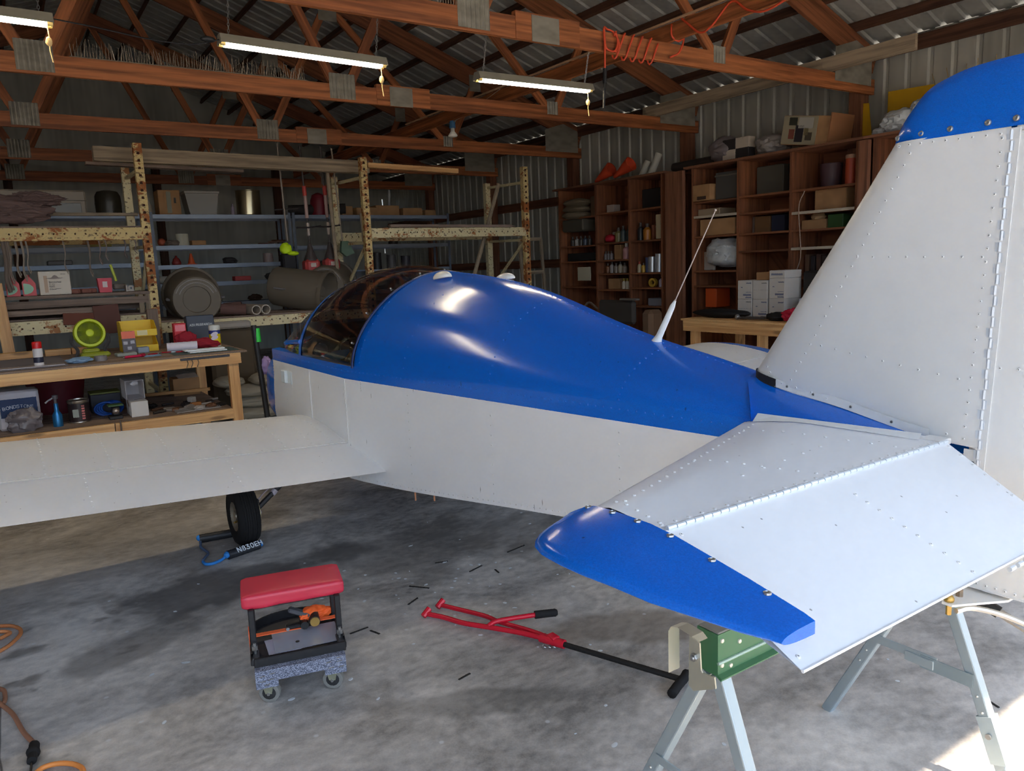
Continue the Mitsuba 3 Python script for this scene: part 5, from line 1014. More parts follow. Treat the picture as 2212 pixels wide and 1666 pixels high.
# cubby contents
xb('cardboard_box', 'torn tan cardboard box in the upper bay by the antenna tip', 'box', 6.46, 6.735, 2.286, 2.48, 'cardboard', 7.28, extra=[('tear', box((7.277, 6.52, 2.30), (7.281, 6.66, 2.34)), col(66, 46, 34, .9))])
xb('grey_bin', 'dark grey plastic bin in the upper bay by the antenna tip', 'bin', 6.09, 6.44, 2.286, 2.60, col(74, 72, 68, .6), 7.36, extra=[('rim', box((7.352, 6.08, 2.55), (7.37, 6.45, 2.57), .003), col(96, 90, 80, .6))])
xb('flat_box', 'flat pale box lying on the white shelf by the antenna', 'box', 6.38, 6.72, 2.106, 2.19, col(150, 130, 106, .7), 7.36)
xb('cardboard_box', 'long tan cardboard box below the white shelf by the antenna', 'box', 6.12, 6.66, 1.864, 2.06, 'cardboard', 7.33)
one('plastic_bag', blob((7.5, 6.38, 1.64), (.42, .56, .40), .3, seed=111), 'film_bag', 'bulging white plastic bag filling the cubby bay beside the antenna', 'bag', None, 30)
xb('white_board', 'white board leaning behind the bulging plastic bag', 'board', 6.56, 6.73, 1.441, 1.67, col(170, 160, 150, .7), 7.48, .03)
xb('orange_box', 'bright orange box in the low cubby bay above the black bag', 'box', 6.42, 6.60, .985, 1.22, col(196, 80, 30, .6), 7.36, .25)
xb('tool_case', 'dark drab case in the upper middle cubby bay', 'case', 5.62, 5.99, 2.288, 2.62, col(84, 80, 70, .7), 7.55, .28, .01)
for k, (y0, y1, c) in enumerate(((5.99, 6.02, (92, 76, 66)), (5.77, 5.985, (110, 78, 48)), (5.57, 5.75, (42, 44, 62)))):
    y0 = 5.99 if k == 0 else y0
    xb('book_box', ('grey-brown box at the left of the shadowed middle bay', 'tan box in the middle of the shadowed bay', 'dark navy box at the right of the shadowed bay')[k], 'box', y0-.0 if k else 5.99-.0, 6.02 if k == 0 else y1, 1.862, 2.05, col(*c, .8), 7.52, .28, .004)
ilathe('purple_tub', 'dark purple tub in the top cubby bay left of the orange canister', 'tub', [(0, 0), (.1, 0), (.115, .25), (.12, .255), (0, .258)], (7.6, 5.05, 2.286), col(74, 52, 56, .6))
ilathe('orange_canister', 'orange canister with a pale lid in the top cubby bay', 'canister', [(0, 0), (.052, 0), (.053, .004), (.053, .26), (0, .26)], (7.44, 4.72, 2.286), col(172, 72, 44, .5), parts=[('lid', [(.055, .26), (.055, .295), (.05, .3), (0, .302)], col(170, 136, 110, .6))])
xb('cardboard_box', 'large tan cardboard box above the white shelf behind the fin edge', 'box', 4.75, 5.12, 2.052, 2.27, 'cardboard', 7.42)
xb('cardboard_tray', 'low tan cardboard tray under the white shelf behind the fin edge', 'tray', 5.0, 5.30, 1.858, 1.96, 'cardboard', 7.45)
one('brown_lump', blob((7.5, 5.12, 1.99), (.14, .16, .1), .3, seed=120), col(150, 120, 84, .8), 'tan lump on the low cardboard tray', 'lump', None, True)
xb('green_box', 'dark green box beside the low cardboard tray', 'box', 4.80, 4.98, 1.858, 2.0, col(52, 84, 44, .6), 7.45)
for k in range(4):
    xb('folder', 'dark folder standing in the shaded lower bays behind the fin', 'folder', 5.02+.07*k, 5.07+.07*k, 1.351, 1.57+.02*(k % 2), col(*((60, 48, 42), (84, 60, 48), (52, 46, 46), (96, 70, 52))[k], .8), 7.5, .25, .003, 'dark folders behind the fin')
one('hanging_cable', tube(curve([(7.27, 5.14, 2.26), (7.26, 5.20, 2.1), (7.26, 5.18, 1.8), (7.26, 5.17, 1.55), (7.27, 5.26, 1.3), (7.28, 5.2, 1.1)]), .006, 5), col(150, 128, 112, .6), 'thin pale cable hanging in front of the middle cubby', 'cable', None, True)
# left cubby
one('stacked_bags', cat(*[blob((7.36, 9.12-.02*k, 2.30+.09*k), (.4, .5, .13), .14, seed=130+k) for k in range(3)]), col(98, 86, 68, .9), 'pile of drab cloth bags in the far left cubby bay', 'bags', None, True)
xb('olive_case', 'grey-olive case hanging below the drab bags', 'case', 8.86, 9.36, 2.06, 2.24, col(70, 66, 56, .8), 7.26, .3, .02)
xb('brown_carton', 'brown carton right of the drab bags', 'carton', 8.64, 8.84, 2.27, 2.55, col(96, 76, 58, .8), 7.4)
xb('white_carton', 'small white carton in the dark top bay of the left cubby', 'carton', 8.38, 8.54, 2.286, 2.40, col(176, 160, 150, .7), 7.45, .12)
one('crimson_ball', blob((7.45, 8.46, 1.925), (.14, .2, .12), .15, seed=140), col(176, 34, 52, .6), 'crimson round pouch on the left cubby shelf', 'pouch', None, True)
xb('white_carton', 'small white carton behind the crimson pouch', 'carton', 8.36, 8.54, 1.866, 2.02, col(150, 136, 126, .7), 7.55, .1)
def bottle(y, z, r, h, c, label, capc=None, x=7.42, group='bottles and cans in the left cubby'):
    return ilathe('bottle', label, 'bottle', [(0, 0), (r, 0), (r*1.03, .006), (r*1.03, h*.62), (r*.45, h*.78), (0, h*.78)], (x, y, z), col(*c, .4), group, parts=[('cap', [(r*.47, h*.77), (r*.47, h), (0, h)], col(*(capc or (70, 60, 56)), .5))])
bottle(8.26, 1.866, .05, .2, (120, 110, 70), 'greenish jar bottle beside the crimson pouch'); bottle(8.16, 1.866, .042, .22, (58, 70, 70), 'dark teal bottle right of the greenish jar'); bottle(8.04, 1.866, .042, .22, (50, 62, 64), 'dark bottle against the left cubby divider')
bottle(8.10, 1.623, .05, .22, (176, 130, 130), 'white spray bottle with a red print in the left cubby', (190, 184, 176)); xb('tall_carton', 'tall tan carton left of the white spray bottle', 'carton', 8.22, 8.36, 1.623, 1.83, 'cardboard', 7.42, .15)
for k in range(3): bottle(8.42+.06*k, 1.623, .028, .12, (110, 104, 106), 'small grey bottle at the left of the tall tan carton', None, 7.42, 'small grey bottles by the tall carton')
bottle(7.81, 1.866, .042, .24, (34, 36, 40), 'tall black bottle left of the amber bottle'); bottle(7.68, 1.866, .055, .22, (166, 104, 34), 'amber bottle on the left cubby shelf')
xb('slanted_papers', 'cream box file leaning in the left cubby bay by the post', 'box file', 7.32, 7.50, 1.872, 2.19, col(186, 172, 140, .7), 7.40, .12, .004)
xb('brown_book', 'brown book leaning beside the cream box file', 'book', 7.54, 7.58, 1.866, 2.06, col(110, 62, 40, .7), 7.40, .15, .003)
xb('black_crate', 'black crate in the top left cubby bay by the post', 'crate', 7.36, 7.86, 2.287, 2.55, col(34, 32, 32, .7), 7.5, .3, .008)
ilathe('aerosol_can', 'shorter silver aerosol can beside the wooden post', 'can', can(.052, .21), (7.40, 7.575, 1.431), col(176, 176, 176, .3, .6)); ilathe('aerosol_can', 'taller silver aerosol can beside the wooden post', 'can', can(.056, .245), (7.40, 7.435, 1.431), col(196, 200, 206, .3, .6))
ilathe('blue_can', 'dark blue can left of the silver aerosol cans', 'can', can(.04, .2), (7.42, 7.67, 1.431), col(60, 70, 104, .4))
bottle(7.84, 1.431, .03, .15, (176, 160, 130), 'small white bottle left of the yellow tube in the left cubby', (160, 60, 40)); bottle(7.76, 1.431, .03, .13, (180, 140, 50), 'small yellow tube left of the dark blue can')
for k in range(5): bottle(8.50-.09*k, 1.431, .034, .14+.02*(k % 2), ((120, 78, 50), (150, 140, 134), (130, 118, 106), (160, 150, 130), (140, 124, 110))[k], 'mixed small bottle in the crowded lower bay of the left cubby', None, 7.42, 'mixed bottles in the crowded bay')
xb('tan_carton', 'tan carton left of the white bottles in the low left cubby', 'carton', 8.24, 8.48, 1.201, 1.35, 'cardboard', 7.4, .2)
for k in range(3): bottle(8.16-.07*k, 1.201, .03, .15, (196, 188, 170), 'white bottle with a yellow cap in the low left cubby', (170, 150, 60), 7.42, 'white bottles in the low left cubby')
bottle(7.40, 1.231, .05, .15, (186, 176, 196), 'lilac-white bottle in the low bay by the post'); one('yellow_tape', lathe([(.03, 0), (.06, 0), (.06, .05), (.03, .05)], (7.42, 7.6, 1.29), (1, .2, 0), 18), col(176, 140, 50, .5), 'roll of yellow tape in the low bay by the post', 'tape roll', None, 30)
xb('plastic_tray', 'pale grey plastic tray in the bottom bay by the post', 'tray', 7.34, 7.62, .981, 1.08, col(120, 120, 126, .5), 7.36)
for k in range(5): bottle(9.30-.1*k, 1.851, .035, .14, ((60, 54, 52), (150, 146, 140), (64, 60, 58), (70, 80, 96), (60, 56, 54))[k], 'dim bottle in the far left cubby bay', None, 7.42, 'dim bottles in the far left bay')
xb('white_sheet', 'white paper sheet hanging in the far left cubby bay', 'paper', 8.72, 9.02, 1.33, 1.53, col(176, 168, 144, .7), 7.27, .01, .002)
xb('black_toolbox', 'black toolbox in the far left cubby bay', 'toolbox', 8.66, 9.34, 1.622, 1.74, col(28, 27, 27, .6), 7.34, .3, .01)
# pale wooden frame leaning by the rack's right post
t = thing('wooden_ladder', 'pale ladder-like wooden frame leaning beside the right rack post', 'frame')
for x in (6.62, 7.02): m = M(); beam(m, (x, 9.42, .0), (x+.02, 9.62, 2.0), .045, .03, (0, 1, 0)); put('rail', m, 'wood_gray', t)
for q in (.99, .74, .5, .26): m = M(); beam(m, (6.62+.02*q, 9.42+.2*q, 2.0*q), (7.02+.02*q, 9.42+.2*q, 2.0*q), .03, .05); put('rung', m, 'wood_gray', t)
# right workbench
wr = thing('workbench', 'short pale wooden workbench at the right wall, seen beyond the tail', 'workbench')
RX0, RX1, RY0, RY1 = 6.35, 7.25, 4.3, 6.0
m = M(); beam(m, (RX0, RY1, .86), (RX0, RY0, .86), .04, .12); put('apron', m, 'wood_new', wr)
m = M(); beam(m, (RX0, RY1, .86), (RX1, RY1, .86), .04, .12); put('apron', m, 'wood_new', wr)
put('top', box((RX0-.03, RY0, .915), (RX1, RY1+.03, .935), .002), 'wood_new', wr)
for x, y in ((6.40, 5.88), (6.40, 4.98), (6.42, 4.35), (7.15, 5.88), (7.15, 5.1)): m = M(); beam(m, (x, y, 0), (x, y, .8), .09, .07, (0, 1, 0)); put('leg', m, 'wood_new', wr)
one('gun_case', rough(sph((6.62, 5.72, .985), 1, 3, (.12, .40, .05)), .012, 8), col(16, 15, 16, .7), 'long soft black bag lying on the right workbench', 'bag', None, True)
PX = 6.72
for i, (y, z, h, pr, lb) in enumerate(((5.47, .936, .20, 0, 'bottom left white carton of the stack on the right workbench'), (5.27, .936, .20, 1, 'bottom middle white printed carton of the stack on the right workbench'), (5.06, .936, .21, 1, 'bottom right white printed carton of the stack on the right workbench'),
        (5.47, 1.137, .20, 1, 'upper left white printed carton of the stack on the right workbench'), (5.27, 1.137, .20, 0, 'upper middle plain white carton of the stack on the right workbench'), (5.06, 1.147, .21, 1, 'upper right white printed carton of the stack on the right workbench'), (5.06, 1.358, .08, 2, 'flat white carton on top of the stack on the right workbench'))):
    t = thing('white_carton', lb, 'carton', 'white cartons stacked on the right workbench'); put('body', box((PX, y-.095, z), (PX+.28, y+.095, z+h), .004), col(190, 184, 176, .7), t)
    if pr == 1: put('print', cat(box((PX-.0015, y-.085, z+.035), (PX, y+.02, z+.055)), box((PX-.0015, y-.085, z+.165), (PX, y-.02, z+.177)), box((PX-.0015, y-.085, z+.07), (PX, y-.01, z+.075)), box((PX-.0015, y+.03, z+.12), (PX, y+.05, z+.13)), box((PX-.0015, y-.085, z+.012), (PX, y-.01, z+.024))), col(112, 114, 132, .6), t)
    elif pr == 0: put('print', cat(box((PX-.0015, y-.085, z+.165), (PX, y-.02, z+.177)), box((PX-.0015, y-.095, z+.098), (PX, y+.095, z+.1))), col(134, 130, 126, .6), t)
    else: put('print', box((PX-.0015, y-.07, z+.03), (PX, y+.07, z+.05)), col(120, 124, 140, .6), t)
ibox('tan_carton', 'small tan carton behind the white stack on the right workbench', 'carton', PX+.05, PX+.25, 5.18, 5.36, 1.338, 1.42, 'cardboard', .004)
t = thing('tripod', 'folded steel tripod lying before the white cartons', 'tripod')
for k in range(3): put('leg', cyl((6.46+.03*k, 5.35, .955), (6.5+.05*k, 5.05-.03*k, .958), .012), col(90, 84, 80, .4, .5), t, 40)
put('head', sph((6.47, 5.36, .965), .028, 2), col(150, 146, 142, .3, .6), t, True)
one('black_pouch', blob((6.55, 4.92, .975), (.2, .22, .1), .25, seed=150), col(18, 17, 18, .7), 'black pouch on the right workbench before the cartons', 'pouch', None, True)
one('red_netting', blob((6.5, 4.68, 1.0), (.24, .26, .15), .4, seed=151), col(170, 24, 48, .8), 'crimson mesh bag at the right end of the right workbench', 'bag', None, 30)
ibox('white_canister', 'white canister behind the crimson mesh bag', 'canister', 6.75, 6.85, 4.70, 4.82, .936, 1.15, col(176, 180, 196, .5), .01)
ibox('navy_box', 'navy blue box at the fin edge on the right workbench', 'box', 6.8, 7.0, 4.3, 4.62, .936, 1.2, col(24, 42, 92, .6), .01)
ibox('dark_case', 'tall dark case beside the upper white carton', 'case', 6.95, 7.2, 4.66, 4.92, .936, 1.42, col(30, 28, 28, .6), .02)
# pale door panels standing behind the fin
for (y0, y1, x, h, lb) in ((3.93, 4.09, 6.2, 1.62, 'narrow white panel standing behind the fin edge'), (3.4, 3.92, 6.25, 1.67, 'wide white panel standing behind the fin edge')):
    one('door_panel', box((x, y0, 0), (x+.05, y1, h), .008), col(168, 172, 172, .5), lb, 'panel')
# office chair and clutter below the left cubby
t = thing('office_chair', 'dark grey chair back beyond the blue fuselage crest', 'chair')
put('backrest', rough(box((6.6, 7.1, .80), (6.68, 7.78, 1.10), .03), .004, 6), col(58, 54, 50, .8), t); put('seat', box((6.1, 7.15, .45), (6.62, 7.75, .55), .03), col(58, 54, 50, .8), t); put('stem', cyl((6.35, 7.45, .1), (6.35, 7.45, .46), .03), BLACK(), t)
for a in np.linspace(0, 2*PI, 5, endpoint=False): put('foot', tube([(6.35, 7.45, .1), (6.35+.3*math.cos(a), 7.45+.3*math.sin(a), .05)], .02, 6), BLACK(), t)
put('armrest', tube(curve([(6.62, 7.80, .98), (6.5, 7.88, 1.06), (6.3, 7.86, .75), (6.3, 7.78, .5)]), .016, 6), col(80, 66, 54, .7), t)
ibox('grey_rail', 'pale rail lying on top of the dark chair back', 'rail', 6.55, 6.62, 7.0, 7.3, 1.105, 1.13, col(96, 90, 84, .6), .004)
xb('brown_sack', 'pale tan sack standing low beside the wooden post', 'sack', 7.2, 7.4, .55, .95, col(128, 100, 76, .8), 7.0, .25, .05)
xb('brown_sack', 'second tan sack standing below the first beside the wooden post', 'sack', 7.16, 7.42, .05, .5, col(120, 92, 68, .8), 7.0, .25, .05)

# ------------------------------------------------------------------ folding metal sawhorse under the tail
sw = thing('sawhorse', 'folding metal sawhorse with a green beam and grey legs under the airplane tail', 'sawhorse')
SY, SX0, SX1 = 1.125, 1.262, 2.32
green = col(50, 98, 66, .42, .1)
bsec = [(-.034, 0), (-.034, .098), (.034, .098), (.034, 0), (.046, -.008), (.042, -.014), (.028, -.004), (-.028, -.004), (-.042, -.014), (-.046, -.008)]
bm = put('beam', prism([(-.031, .655), (-.031, .752), (.031, .752), (.031, .655), (.043, .648), (.040, .642), (.024, .650), (-.024, .650), (-.040, .642), (-.043, .648)], SX1-SX0, (SX0, SY, 0), (0, 1, 0), (0, 0, 1), (1, 0, 0)), green, sw)
put('crease', cyl((SX0, SY-.0315, .682), (SX1, SY-.0315, .682), .004, n=8), col(150, 170, 156, .35, .2), bm)
put('top_plate', box((SX0+.002, SY-.030, .751), (SX1, SY+.030, .756), .002), col(126, 128, 124, .45, .4), sw)
for x, z in ((1.275, .735), (1.275, .675), (1.335, .715), (1.305, .665), (1.43, .735)): put('rivet', lathe([(.006, 0), (.005, .003), (0, .004)], (x, SY-.031, z), (0, -1, 0), 10), col(206, 206, 196, .3, .7), bm)
put('sticker', cat(box((1.46, SY-.0325, .668), (1.52, SY-.031, .70)),), col(206, 214, 206, .5), bm)
put('sticker_print', prism([(0, .024), (.008, .024), (.014, .008), (.02, .024), (.028, .024), (.017, -.001), (.011, -.001)], .001, (1.468, SY-.0325, .672), (1, 0, 0), (0, 0, 1), (0, -1, 0)), col(30, 40, 36, .5), bm)
gal = col(158, 170, 174, .4, .45); galy = col(176, 174, 158, .34, .6)
def sleg(p0, p1, holder=sw, w=.034):
    a, s, t, L = frame(p0, p1, (1, 0, 0))
    sec = [(-w/2, -w/2), (w/2, -w/2), (w/2, w/2), (-w/2, w/2)]
    o = box((-.001, -.001, 0), (.001, .001, .001))
    b = prism(Polygon(sec).buffer(-.004).buffer(.004, quad_segs=2), L, p0, s, t, a); return put('leg', b, gal, holder)
ends = {}
for x in (1.285, 2.27):
    for sg, foot in ((1, 1.468), (-1, .868)):
        p0, p1 = (x, SY+sg*.018, .645), (x+(.0 if x > 2 else -.0), foot, .0)
        l = sleg(p0, p1); ends[(x, sg)] = (A(p0), A(p1))
        for q in (.55, .62): c = A(p0)*(1-q)+A(p1)*q; put('bolt', sph(c+A([-.018, -.0, 0]), .004, 1), col(206, 206, 200, .3, .7), l)
a, b = ends[(2.27, 1)], ends[(2.27, -1)]
q = lambda e, z: e[0]+(e[1]-e[0])*(e[0][2]-z)/e[0][2]
m1, m2 = q(a, .345), q(b, .325); mid = (m1+m2)/2
put('spreader', move(box((0, 0, -.014), (.003, 1, .014))).apply_transform(np.diag([1, .205, 1, 1])).apply_translation(m1+A([-.02, -.20, 0])), gal, sw)
put('spreader', cat(box(m2+A([-.022, -.0, -.014]), m1+A([-.019, -.15, .008]))), col(140, 154, 158, .4, .4), sw)
put('spreader_clip', box(mid+A([-.026, -.04, -.018]), mid+A([-.018, .05, .012]), .002), gal, sw)
c1, c2 = q(ends[(1.285, 1)], .335), q(ends[(1.285, -1)], .335)
put('spreader', cat(box(c2+A([-.022, 0, -.014]), c1+A([-.018, 0, .008]))), gal, sw)
s0, s1 = q(b, .235), q(b, .105); put('leg_latch', prism([(-.022, -.02), (.022, -.02), (.022, .022), (-.022, .022)], float(np.linalg.norm(s1-s0)), s0, *[frame(s0, s1, (1, 0, 0))[k] for k in (1, 2, 0)]), col(176, 190, 194, .35, .5), sw)
put('latch_pin', cyl(s0*.6+s1*.4+A([-.028, 0, 0]), s0*.6+s1*.4+A([-.022, 0, 0]), .008, n=10), STEEL(), sw)
# folded steel loop at the near end
strip = lambda pts, w: prism(pts, w, (1.205, 0, 0), (0, 1, 0), (0, 0, 1), (1, 0, 0))
lp = [(1.178, .648), (1.178, .752), (1.170, .766), (1.150, .772), (1.106, .768), (1.092, .758), (1.090, .74)]
band = grid([[(1.190, y, z), (1.226, y, z)] for y, z in lp[:-1]]); put('handle_band', band, galy, sw)
put('handle_plate', prism([(1.112, .768), (1.082, .762), (1.078, .70), (1.074, .695), (1.040, .70), (1.036, .675), (1.10, .640), (1.114, .648)], .004, (1.188, 0, 0), (0, 1, 0), (0, 0, 1), (1, 0, 0)), galy, sw)
put('handle_bolt', cat(cyl((1.180, 1.094, .725), (1.189, 1.094, .725), .009, n=6), cyl((1.175, 1.094, .725), (1.182, 1.094, .725), .005, n=8)), STEEL(), sw)

# ------------------------------------------------------------------ red rolling stool
yw = math.radians(-14); SC = A([.832, 2.888, 0])
def L2(t): return move(t, SC, yw)
def lp3(u, v, z): return SC + A([u*math.cos(yw)-v*math.sin(yw), u*math.sin(yw)+v*math.cos(yw), z])
st = thing('rolling_stool', 'low rolling mechanic stool with a red padded seat and black tray on a carpeted dolly', 'stool')
s = trimesh.creation.box(extents=(.385, .205, .052))
for _ in range(4): s = s.subdivide()
v = s.vertices; h = A([.1925, .1025, .026]); r = .016; c = np.clip(v, -(h-r), h-r); d = v-c; L = np.linalg.norm(d, axis=1, keepdims=True); v = c + np.where(L > 1e-9, d/np.maximum(L, 1e-9)*r, 0)
v[:, 2] += np.where(v[:, 2] > 0, .008*(1-(v[:, 0]/.19)**2)*(1-(v[:, 1]/.1)**2), 0)
f1 = meshkit.fbm(np.c_[v[:, 0]*9, v[:, 1]*30, v[:, 2]*20], 3, 5)-.5
v[:, 1] += np.sign(v[:, 1])*np.clip(-v[:, 2]/.026, 0, 1)*.007*f1*2
v[:, 2] -= np.clip(-v[:, 2]/.026, 0, 1)*.012*(.5+f1)
for (a0, b0, a1, b1) in ((.185, .095, .10, -.02), (-.185, .09, -.11, .05), (.185, .09, .13, -.05)):
    t0 = A([a0, b0]); e = A([a1, b1])-t0; le = np.linalg.norm(e); e /= le; w = v[:, :2]-t0; al = w@e; pr = np.abs(w@A([-e[1], e[0]]))
    v[:, 2] += np.where((v[:, 2] > 0) & (al > 0) & (al < le), .004*np.exp(-(pr/.006)**2)*np.sin(PI*np.clip(al/le, 0, 1)), 0)
s.vertices = v; s.apply_translation((0, 0, .378))
tag(put('seat', L2(s), col(196, 44, 66, .42, coat=.2), st, True), 'red padded seat')
blk = col(26, 26, 28, .5)
put('seat_board', L2(box((-.17, -.085, .34), (.17, .085, .356))), blk, st)
tr = put('tray', L2(cat(box((-.17, -.18, .165), (.17, .17, .171)))), col(44, 44, 48, .5), st)
rim = [(-.172, -.17), (-.172, .06)] + [(-.172+.172*(1-math.cos(a)), .06+.115*math.sin(a)) for a in np.linspace(0, PI/2, 7)][1:] + [(.172-.172*(1-math.cos(a)), .06+.115*math.sin(a)) for a in np.linspace(PI/2, 0, 7)][1:] + [(.172, -.17)]
put('rim', L2(grid([[(x, y, .163), (x, y, .205), (x*.97, y*.97, .205), (x*.97, y*.97, .168)] for x, y in rim])), blk, tr, 30)
put('front_rail', L2(box((-.165, -.192, .155), (.172, -.172, .19), .003)), blk, tr)
for s_ in (-1, 1):
    put('side_rail', L2(box((s_*.158, -.185, .163), (s_*.176, .12, .185), .003)), col(34, 34, 36, .45), tr)
    for v_ in (-.105, .075):
        put('post', L2(box((s_*.160-.011, v_-.014, .165), (s_*.160+.011, v_+.014, .352), .003)), blk, st)
    put('bolt', L2(cat(cyl((s_*.158, -.14, .185), (s_*.158, -.14, .232), .006, n=8), cyl((s_*.158, -.14, .205), (s_*.158, -.14, .222), .012, n=6))), STEEL(), st)
    put('foot_bracket', L2(box((s_*.158-.014, -.185, .17), (s_*.158+.014, -.10, .19), .004)), col(60, 60, 62, .5), st)
dl = tag(put('dolly', L2(cat(prism([(-.165, .10), (-.165, .158), (.165, .158), (.165, .10), (.165, .088), (.085, .088), (.085, .112), (-.085, .112), (-.085, .088), (-.165, .088)], .06, (0, -.165, 0), (1, 0, 0), (0, 0, 1), (0, -1, 0)),
    prism([(-.165, .10), (-.165, .158), (.165, .158), (.165, .10)], .06, (0, .20, 0), (1, 0, 0), (0, 0, 1), (0, -1, 0)), box((-.165, -.17, .125), (-.115, .15, .155)), box((.115, -.17, .125), (.165, .15, .155)))), 'carpet_speckle', st), 'grey speckled carpeted dolly')
stp = cat(*[tube([(x-.01, -.226, z), (x+.01, -.226, z+.002)], .0018, 4) for x, z in ((-.14, .135), (-.105, .14), (-.14, .115), (-.11, .118), (-.125, .10), (.10, .138), (.14, .135), (.11, .115), (.145, .112), (.14, .15))])
tag(put('staples', L2(stp), STEEL(), dl), kind='stuff')
for u in (-.118, .118):
    for v_ in (-.165, .14):
        cs = tag(key_for(st+'__caster'), 'grey-rimmed swivel caster'); ax = A([.55, .835, 0]) if v_ < 0 else A([.8, -.6, 0]); o = lp3(u, v_, .04)
        put('wheel', lathe([(.014, -.013), (.03, -.014), (.0385, -.012), (.04, 0), (.0385, .012), (.03, .014), (.014, .013)], o, ax, 28), col(120, 118, 112, .7), cs, 40)
        put('hub', lathe([(0, -.016), (.008, -.016), (.012, -.0145), (.029, -.0135), (.029, .0135), (.012, .0145), (.008, .016), (0, .016)], o, ax, 24), col(36, 36, 36, .6), cs, 40)
        for sd in (-1, 1): put('fork', prism([(-.012, 0), (.012, 0), (.026, .055), (-.026, .055)], .002, o+ax*sd*.0195-A([0, 0, 0]), np.cross([0, 0, 1], ax), (0, 0, 1), ax), col(150, 150, 128, .4, .5), cs)
        put('axle', cyl(o-ax*.024, o+ax*.024, .006, n=8), STEEL(), cs); put('top_plate', box(o+A([-.03, -.03, .053]), o+A([.03, .03, .059]), .001), col(150, 150, 128, .4, .5), cs)
t = thing('plastic_sheet', 'translucent grey plastic sheet lying in the stool tray', 'sheet', 'plastic sheets in the stool tray'); put('sheet', L2(move(box((-.125, -.085, 0), (.125, .085, .003)), (.035, -.055, .175), .04)), col(164, 168, 178, .3), t); put('hole', L2(cyl((.0, -.085, .1785), (.0, -.085, .1792), .008, n=12)), col(60, 58, 54, .6), t)
one('plastic_sheet', L2(move(box((-.06, -.075, 0), (.06, .075, .003)), (-.055, -.085, .1715), .1)), col(176, 178, 194, .3), 'lilac-white plastic sheet under the larger one in the stool tray', 'sheet', 'plastic sheets in the stool tray')
rt = thing('ratchet_strap', 'orange ratchet strap stretched across the stool tray', 'ratchet strap'); og = col(236, 104, 56, .6)
put('webbing', L2(cat(box((-.158, -.016, .196), (.02, .010, .199)), box((.06, .0, .206), (.165, .026, .209)), move(box((-.02, -.0015, 0), (.02, .0015, .10)), (-.176, -.02, .14), PI/2))), og, rt)
put('folded_strap', L2(cat(*[move(blob((0, 0, 0), (.11, .06, .05), .3, seed=200+k), (.10-.02*k, .075-.02*k, .21+.012*k), .4*k) for k in range(3)])), col(240, 98, 34, .6), rt, True)
put('ratchet', L2(cat(cyl((.035, -.03, .212), (.035, .03, .212), .016, n=16), cyl((.075, -.03, .222), (.075, .035, .222), .021, n=16), box((-.035, -.016, .20), (.04, .018, .214), .004))), BLACK(), rt)
put('gear', L2(cyl((.075, -.036, .222), (.075, -.03, .222), .019, n=12)), BRASS(), rt); put('pin', L2(cyl((-.03, -.02, .205), (-.03, .02, .205), .007, n=10)), STEEL(), rt)
put('lever', L2(move(box((-.09, -.018, -.008), (0, .018, .010), .006), (.06, .012, .232), -.15, 0, .42)), col(74, 74, 78, .5), rt)

# ------------------------------------------------------------------ red tow bar on the floor
tb = thing('tow_bar', 'red forked tow bar with a black pole and a side grip, lying on the concrete', 'tow bar'); red = col(198, 20, 44, .35, coat=.3)
put('fork_arm', tube(curve([(1.569, 3.041, .02), (1.606, 2.961, .02), (1.670, 2.811, .022), (1.688, 2.715, .024), (1.735, 2.57, .03), (1.775, 2.44, .03)]), .0105, 8), red, tb, True)
put('fork_arm', tube(curve([(1.473, 3.0, .02), (1.519, 2.915, .02), (1.558, 2.81, .022), (1.627, 2.691, .026), (1.70, 2.56, .03), (1.762, 2.43, .03)]), .0115, 8), red, tb, True)
for p, d in (((1.569, 3.041, .022), (-.03, .02, .015)), ((1.473, 3.0, .022), (-.03, .025, .018))): put('prong', cat(cyl(A(p)-A([.02, 0, .008]), A(p)+A([.018, .008, .016]), .014, n=8)), red, tb, 40)
put('socket', cat(cyl((1.742, 2.475, .03), (1.785, 2.365, .03), .019, n=12), box((1.752, 2.40, .035), (1.79, 2.45, .052), .004)), red, tb, 40)
put('pole', tube([(1.778, 2.38, .03), (1.965, 1.885, .03)], .0115, 10), col(20, 20, 20, .5), tb, 40)
put('t_handle', tube(curve([(2.02, 1.905, .024), (1.985, 1.885, .026), (1.94, 1.868, .026), (1.875, 1.842, .022)]), .018, 10), RUBBER(), tb, True)
put('side_handle', tube(curve([(1.618, 2.70, .03), (1.655, 2.70, .04), (1.72, 2.675, .045), (1.835, 2.633, .045)]), .011, 8), red, tb, True)
put('grip', tube([(1.828, 2.636, .045), (1.918, 2.602, .042), (1.926, 2.599, .042)], [.0175, .0175, .012], 12), RUBBER(), tb, 40)
put('hitch_pin', cat(*[tube([A([1.728+.016*k, 2.43-.012*k, .012]) + A([.012*math.cos(a), .012*math.sin(a), .004*math.sin(2*a)]) for a in np.linspace(0, 2*PI, 12)[:-1]], .0022, 5, True) for k in range(4)]), STEEL(), tb)

